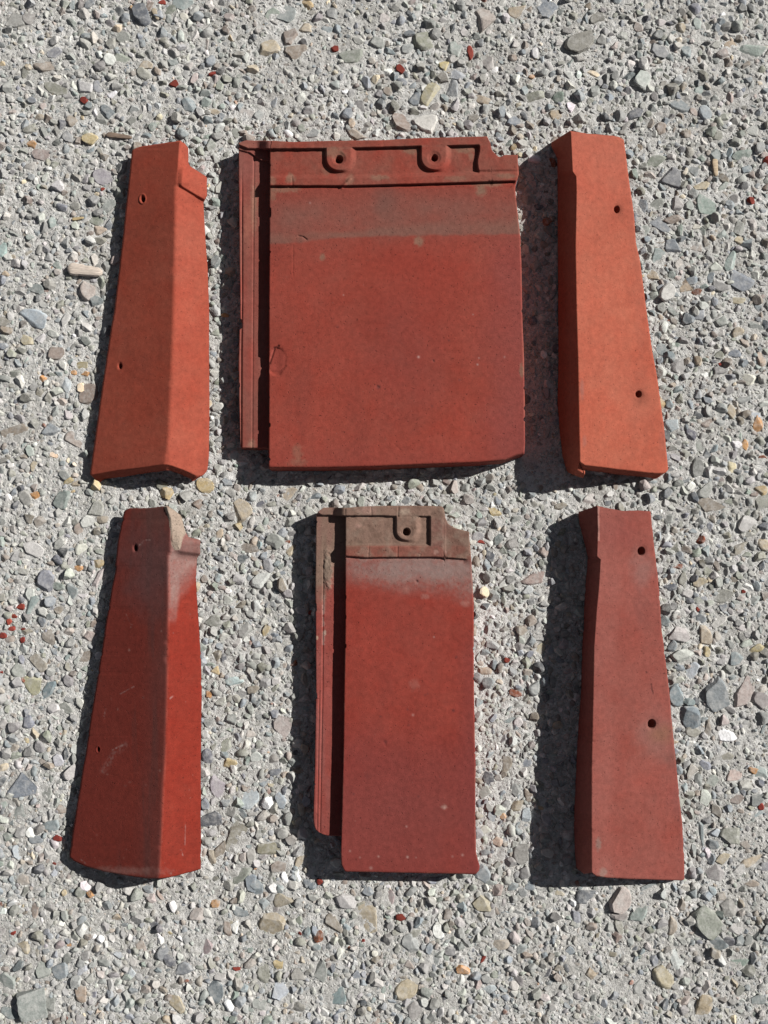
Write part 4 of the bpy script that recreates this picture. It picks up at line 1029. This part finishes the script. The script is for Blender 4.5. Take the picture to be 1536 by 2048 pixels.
def place_words(x, y):
    best = None
    for nm, (x0, y0, x1, y1) in TILE_BOX.items():
        dx, dy = max(x0 - x, 0, x - x1), max(y0 - y, 0, y - y1)
        d = math.hypot(dx, dy)
        if best is None or d < best[0]:
            best = (d, nm, dx, dy)
    d, nm, dx, dy = best
    x0, y0, x1, y1 = TILE_BOX[nm]
    near = 'touching' if d < 14 else ('near' if d < 110 else 'beyond')
    if dx >= dy:
        side = 'left' if x < x0 else 'right'
        t = (y - y0) / (y1 - y0)
        along = 'head' if t < 0.25 else ('upper half' if t < 0.5 else ('lower half' if t < 0.75 else 'foot'))
        return f'{side} of the {nm}, {near} {along}'
    side = 'above' if y < y0 else 'below'
    t = (x - x0) / (x1 - x0)
    along = 'left corner' if t < 0.25 else ('right corner' if t > 0.75 else 'middle')
    return f'{side} the {nm}, {near} {along}'


def unique_labels(items):
    """items: (what, x, y). Look-alikes in one spot are told apart by their order from the top."""
    base = {}
    for i, (what, x, y) in enumerate(items):
        base.setdefault(f'{what} {place_words(x, y)}', []).append(i)
    out = [None] * len(items)
    order = ['topmost', 'second down', 'third down', 'fourth down', 'fifth down', 'sixth down', 'seventh down', 'eighth down', 'ninth down', 'tenth down']
    for text, ids in base.items():
        ids.sort(key=lambda i: items[i][2])
        for k, i in enumerate(ids):
            if len(ids) == 1:
                out[i] = text
            elif len(ids) == 2:
                out[i] = ('upper ' if k == 0 else 'lower ') + text
            else:
                w = 'lowest' if k == len(ids) - 1 else order[k]
                out[i] = f'{text}, {w}'
    return out


def what_stone(r):
    a, L, Wd, c, p = r[2] * r[3], max(r[2], r[3]), min(r[2], r[3]), r[5], r[6]
    size = 'huge' if a > 2200 else ('large' if a > 1350 else ('medium' if a > 800 else 'small'))
    form = 'long' if L / Wd > 1.7 else ('jutting' if p >= 1.5 else ('flush' if p <= 0.7 else ''))
    return ' '.join(q for q in (size, form, HUE[c], 'stone') if q)


def mpp(px, py):
    a, b = Wp(px, py, 0.0), Wp(np.asarray(px) + 1.0, py, 0.0)
    return np.linalg.norm(b - a, axis=-1)


def stone_shape(L, Wd, turn, prot, sub, rng, flat=None):
    cuts = int(rng.integers(8, 14))
    v, f = ICO[sub]
    v = v.copy()
    block = prot >= 1.6 and L * Wd > 2000          # squared-off lumps
    for k in range(cuts):
        if block and 0 < k < 5:
            n = np.array([(1, 0), (-1, 0), (0, 1), (0, -1)][k - 1] + (0.12,)) + rng.normal(0, 0.07, 3)
            d = rng.uniform(0.55, 0.62)
        elif block and k >= 5:
            continue
        elif k == 0:
            n = np.array([rng.normal(0, 0.18), rng.normal(0, 0.18), 1.0])
            d = 0.5 if prot <= 0.7 else rng.uniform(0.50, 0.75)
        else:
            n = rng.normal(size=3) * np.array([1, 1, 0.6])
            d = rng.uniform(0.50, 0.84)
        n /= np.linalg.norm(n)
        v -= np.maximum(v @ n - d, 0)[:, None] * n
    s = rng.random() * 60
    v *= (1 + 0.05 * fbm(v[:, 0] * 10 + v[:, 2] * 7 + s, v[:, 1] * 10 - v[:, 2] * 5 + s, 7.0, 4, 1))[:, None]
    v -= (v.max(0) + v.min(0)) / 2
    v /= np.abs(v).max(0)
    hz = 0.34 * min(L, Wd)
    v = v * np.array([L / 2, Wd / 2, hz])
    ca, sa = math.cos(math.radians(-turn)), math.sin(math.radians(-turn))
    v = np.stack([v[:, 0] * ca - v[:, 1] * sa, v[:, 0] * sa + v[:, 1] * ca, v[:, 2]], -1)
    top = 0.155 * min(L, Wd) * prot
    v[:, 2] += min(top - hz, hz * 0.9)
    return v, f


def tint_of(c, rng, spread=0.13):
    t = np.array(TINTS[c]) * (1 + rng.normal(0, spread))
    return np.clip(t * (1 + rng.normal(0, 0.03, 3)), 0.01, 0.85)


stuff_v, stuff_f, stuff_t, stuff_n = [], [], [], 0


def to_stuff(v, f, t):
    global stuff_n
    stuff_v.append(v.astype(np.float32))
    stuff_f.append((f + stuff_n).astype(np.int32))
    stuff_t.append(np.broadcast_to(np.asarray(t, np.float32), v.shape) if np.ndim(t) == 1 else t.astype(np.float32))
    stuff_n += len(v)


labels = unique_labels([(what_stone(r), r[0], r[1]) for r in NOTES[:N_THINGS]])
for i, (x, y, L, Wd, turn, c, prot) in enumerate(NOTES):
    big = L * Wd > 700
    v, f = stone_shape(L * SINK(prot), Wd * SINK(prot), turn, prot / SINK(prot), 4 if big else 3, RNG)
    m = float(mpp(x, y))
    p = Wp(x, y, 0.0)
    p[2] = float(ground_z(p[0], p[1]))
    t = np.ones((len(v), 3)) * tint_of(c, RNG, 0.10)
    patch = fbm(v[:, 0] + 50 * i, v[:, 1] + v[:, 2], 9.0, 3, 4)
    t *= (1 + 0.16 * patch)[:, None]
    if i < N_THINGS:
        me = np_mesh('stone', v * m, f, t, False)
        me.materials.append(M_STONE)
        o = bpy.data.objects.new('stone', me)
        o.location = p
        COL.objects.link(o)
        tag(o, labels[i], 'stone', 'larger stones set in the gravel')
    else:
        to_stuff(v * m + p, f, t)

CHIPS = rows(SHARDS)
labels = unique_labels([(('tiny' if r[2] * r[3] < 130 else ('long' if r[2] / r[3] > 1.7 else 'broad')) + ' red tile-chip', r[0], r[1]) for r in CHIPS])
for i, (x, y, L, Wd, turn, prot) in enumerate(CHIPS):
    v, f = stone_shape(L, Wd, turn, prot * 1.3, 3, RNG)
    m = float(mpp(x, y))
    p = Wp(x, y, 0.0)
    p[2] = float(ground_z(p[0], p[1]))
    t = np.ones((len(v), 3)) * tint_of('rd', RNG, 0.15)
    me = np_mesh('tile_fragment', v * m, f, t, False)
    me.materials.append(M_CLAY)
    o = bpy.data.objects.new('tile_fragment', me)
    o.location = p
    COL.objects.link(o)
    tag(o, labels[i], 'tile fragment', 'red chips of tile scattered in the gravel')


def splinter(x, y, L, Wd, turn, tint, lift, label, name='wood_chip', seed=0):
    n, k = 26, 10
    rng = np.random.default_rng(seed)
    s = np.linspace(-1, 1, n)
    a = np.linspace(0, 2 * np.pi, k, endpoint=False)
    S, A = np.meshgrid(s, a, indexing='ij')
    endl = 1 - np.abs(S) ** 9 * (0.45 + 0.4 * vnoise(A * 2.2, S * 0 + seed, 3))
    prof = (1 - 0.22 * S) * (1 + 0.14 * fbm(S * 40, A * 5 + seed, 14, 3, 2))
    V = np.stack([S * L / 2 * (0.93 + 0.12 * vnoise(A * 1.7, A * 0 + seed, 5)), np.cos(A) * Wd / 2 * prof * endl, np.sign(np.sin(A)) * np.abs(np.sin(A)) ** 0.5 * Wd * 0.2 * endl], -1).reshape(-1, 3)
    I = np.arange(n * k).reshape(n, k)
    J = np.roll(I, -1, axis=1)
    F = np.stack([I[:-1], I[1:], J[1:], J[:-1]], -1).reshape(-1, 4)
    caps = [[int(I[0, 0]), int(I[0, q]), int(I[0, q + 1]), int(I[0, q + 1])] for q in range(1, k - 1)]
    ca, sa = math.cos(math.radians(-turn)), math.sin(math.radians(-turn))
    V = np.stack([V[:, 0] * ca - V[:, 1] * sa, V[:, 0] * sa + V[:, 1] * ca, V[:, 2] + lift], -1)
    # close both ends with a fan to a middle point
    c0, c1 = V[I[0]].mean(0), V[I[-1]].mean(0)
    V = np.concatenate([V, [c0, c1]])
    nv = len(V)
    t3 = [[nv - 2, int(I[0, (q + 1) % k]), int(I[0, q])] for q in range(k)] + [[nv - 1, int(I[-1, q]), int(I[-1, (q + 1) % k])] for q in range(k)]
    tri = np.concatenate([F[:, [0, 1, 2]], F[:, [0, 2, 3]], np.array(t3)])
    m = float(mpp(x, y))
    me = np_mesh(name, V * m, tri, np.ones((nv, 3)) * np.array(tint), False)
    me.materials.append(M_WOOD)
    o = bpy.data.objects.new(name, me)
    p = Wp(x, y, 0.0)
    o.location = (p[0], p[1], float(ground_z(p[0], p[1])))
    COL.objects.link(o)
    tag(o, label, 'wood chip')


splinter(172, 543, 70, 22, 8, (0.62, 0.53, 0.45), 6.0, 'broad pale splinter of wood lying left of the upper left gable tile', seed=3)
splinter(239, 273, 52, 10, 8, (0.22, 0.16, 0.12), 4.0, 'thin brown sliver of wood just above the upper left gable tile', seed=5)
splinter(1430, 336, 36, 10, 88, (0.55, 0.43, 0.29), 4.5, 'short frayed straw-coloured splinter right of the upper right gable tile', seed=8)
splinter(1370, 344, 16, 7, -65, (0.62, 0.56, 0.46), 5.0, 'tiny cream splinter at the corner of the square blue-grey stone', seed=9)
splinter(156, 437, 24, 6, -8, (0.48, 0.37, 0.20), 3.5, 'thin yellowish sliver beside a grey-olive stone, left of the upper left gable tile', seed=10)
splinter(312, 30, 26, 9, 65, (0.40, 0.34, 0.25), 4.0, 'short tan sliver leaning beside the large dark slate stone at the top', seed=12)

# ------------------------------------------------------------------ the gravel between them
FOOT = [  # ground under the tiles (photo outlines, drawn in a little): nothing to see there
    [(272, 315), (352, 300), (362, 360), (395, 420), (405, 900), (330, 905), (215, 925)],
    [(492, 300), (965, 292), (1015, 330), (1030, 900), (545, 915), (540, 880), (492, 875)],
    [(1140, 290), (1232, 290), (1315, 925), (1170, 905), (1130, 880), (1125, 320)],
    [(262, 1035), (345, 1035), (380, 1100), (388, 1720), (310, 1730), (165, 1690)],
    [(650, 1040), (870, 1030), (925, 1080), (935, 1725), (700, 1725), (690, 1655), (645, 1645)],
    [(1195, 1035), (1288, 1040), (1350, 1735), (1195, 1735), (1165, 1700), (1180, 1130)]]


def inside(px, py, poly):
    r = np.zeros(px.shape, bool)
    for (x0, y0), (x1, y1) in zip(poly, poly[1:] + poly[:1]):
        cond = (y0 > py) != (y1 > py)
        r ^= cond & (px < (x1 - x0) * (py - y0) / (y1 - y0 + 1e-12) + x0)
    return r


OX0, OY0, OW, OH = -420, -420, 2380, 2960            # occupancy raster, photo pixels (also some way outside the frame)
occ = np.zeros((OH, OW), bool)


def mark(x, y, L, Wd, turn, k=0.92):
    R = int(max(L, Wd) / 2 + 2)
    xi, yi = int(x - OX0), int(y - OY0)
    y0, y1, x0, x1 = max(0, yi - R), min(OH, yi + R + 1), max(0, xi - R), min(OW, xi + R + 1)
    if y0 >= y1 or x0 >= x1:
        return
    Y, X = np.mgrid[y0:y1, x0:x1]
    dx, dy = X - xi, Y - yi
    c, s = math.cos(math.radians(turn)), math.sin(math.radians(turn))
    u, w = dx * c + dy * s, -dx * s + dy * c
    occ[y0:y1, x0:x1] |= (u / (L / 2 * k)) ** 2 + (w / (Wd / 2 * k)) ** 2 < 1


for r in NOTES:
    mark(*r[:5])
for r in CHIPS:
    mark(*r[:5])
mark(172, 543, 64, 18, 8)

PAL = [('gr', .34), ('og', .13), ('bg', .18), ('lg', .20), ('br', .08), ('pk', .04), ('gn', .035), ('dk', .022), ('tn', .012), ('yl', .003), ('or', .0015), ('wh', .006), ('ru', .002), ('cr', .004)]
PK = [p[0] for p in PAL]
PW = np.array([p[1] for p in PAL])
PW /= PW.sum()
PT = np.array([TINTS[k] for k in PK])


def scatter(n, dmin, dmax, sub, protos, check, dens_lo, dens_hi, seed, mark_k=0.8, power=1.6, margin=390, pale=0.0):
    rng = np.random.default_rng(seed)
    px = rng.uniform(-margin, W_PX + margin, n)
    py = rng.uniform(-margin, H_PX + margin, n)
    d = dmin + (dmax - dmin) * rng.random(n) ** power
    dens = np.clip(dens_lo + (dens_hi - dens_lo) * (0.5 + 1.35 * fbm(px, py, 210, 5, 6)), 0, 1)
    keep = rng.random(n) < dens
    for p in FOOT:
        keep &= ~inside(px, py, p)
    px, py, d = px[keep], py[keep], d[keep]
    asp = rng.uniform(0.62, 1.0, len(d))
    rot = rng.uniform(0, 2 * np.pi, len(d))
    ok = np.ones(len(d), bool)
    if check == 'full':
        o = np.argsort(-d)
        px, py, d, asp, rot = px[o], py[o], d[o], asp[o], rot[o]
        for i in range(len(d)):
            xi, yi, r = int(px[i] - OX0), int(py[i] - OY0), int(d[i] * 0.33)
            if occ[yi, xi] or occ[yi + r, xi] or occ[yi - r, xi] or occ[yi, xi + r] or occ[yi, xi - r]:
                ok[i] = False
            else:
                mark(px[i], py[i], d[i], d[i] * asp[i], math.degrees(-rot[i]), mark_k)
    elif check == 'outer':                          # beyond the raster: the same gravel running on around the picture
        ok = (px < -390) | (px > W_PX + 390) | (py < -390) | (py > H_PX + 390)
    else:
        ok = ~occ[(py - OY0).astype(int), (px - OX0).astype(int)]
    px, py, d, asp, rot = px[ok], py[ok], d[ok], asp[ok], rot[ok]
    n = len(d)
    P = Wp(px, py, 0.0)
    m = mpp(px, py)
    gz = ground_z(P[:, 0], P[:, 1])
    hz = d * asp * rng.uniform(0.30, 0.46, n)
    top = np.minimum(d * asp * np.clip(rng.normal(0.235, 0.12, n), 0.06, 0.62), hz * 1.7)
    S = np.stack([d / 2, d * asp / 2, hz], -1) * m[:, None]
    P[:, 2] = gz + (top - hz) * m
    col = PT[rng.choice(len(PK), n, p=PW)] * (1 + rng.normal(0, 0.15, n))[:, None] * (1 + rng.normal(0, 0.025, (n, 3)))
    pl_ = (rng.random(n) * pale)[:, None]
    col = np.clip(col * (1 - pl_) + np.array((0.58, 0.57, 0.54)) * pl_, 0.03, 0.85)
    which = rng.integers(0, len(protos), n)
    tilt = rng.normal(0, 0.22, n)
    for k, (pv, pf) in enumerate(protos):
        s = np.where(which == k)[0]
        if not len(s):
            continue
        v = pv[None] * S[s][:, None, :]
        ct, st = np.cos(tilt[s])[:, None], np.sin(tilt[s])[:, None]
        y1, z1 = v[..., 1] * ct - v[..., 2] * st, v[..., 1] * st + v[..., 2] * ct
        cr, sr = np.cos(rot[s])[:, None], np.sin(rot[s])[:, None]
        q = np.stack([v[..., 0] * cr - y1 * sr, v[..., 0] * sr + y1 * cr, z1], -1) + P[s][:, None, :]
        nvp = len(pv)
        f = pf[None] + (np.arange(len(s)) * nvp)[:, None, None]
        to_stuff(q.reshape(-1, 3), f.reshape(-1, 3), np.repeat(col[s], nvp, axis=0))
    return n


prng = np.random.default_rng(9)
P3 = [rock(prng, 3, int(prng.integers(8, 13)), 0.42, 0.82) for _ in range(26)]
P2 = [rock(prng, 2, int(prng.integers(6, 10)), 0.45, 0.85) for _ in range(30)]
P1 = [rock(prng, 1, 3, 0.6, 0.95, 0.0) for _ in range(16)]
scatter(52000, 15.0, 27.0, 3, P3, 'full', 0.15, 1.0, 1, 0.82)
scatter(150000, 9.5, 15.0, 2, P2, 'full', 0.36, 1.0, 2, 0.82, 1.6, 390, 0.30)
scatter(130000, 5.5, 9.5, 2, P2, 'full', 0.45, 1.0, 3, 0.8, 1.4, 130, 0.8)
scatter(150000, 2.8, 5.5, 1, P1, 'centre', 0.50, 1.0, 4, 0.8, 1.6, 90, 1.0)
scatter(34000, 15.0, 26.0, 2, P2, 'outer', 0.20, 1.0, 5, 0.85, 1.6, 1700)
scatter(90000, 8.0, 15.0, 1, P1, 'outer', 0.34, 1.0, 6, 0.85, 1.6, 1700, 0.35)
gravel_me = np_mesh('gravel', np.concatenate(stuff_v), np.concatenate(stuff_f), np.concatenate(stuff_t), False)
gravel_me.materials.append(M_STONE)
gravel = bpy.data.objects.new('gravel', gravel_me)
COL.objects.link(gravel)
tag(gravel, 'grey and tan gravel of small stones bedded in pale fines', 'gravel', kind='stuff')
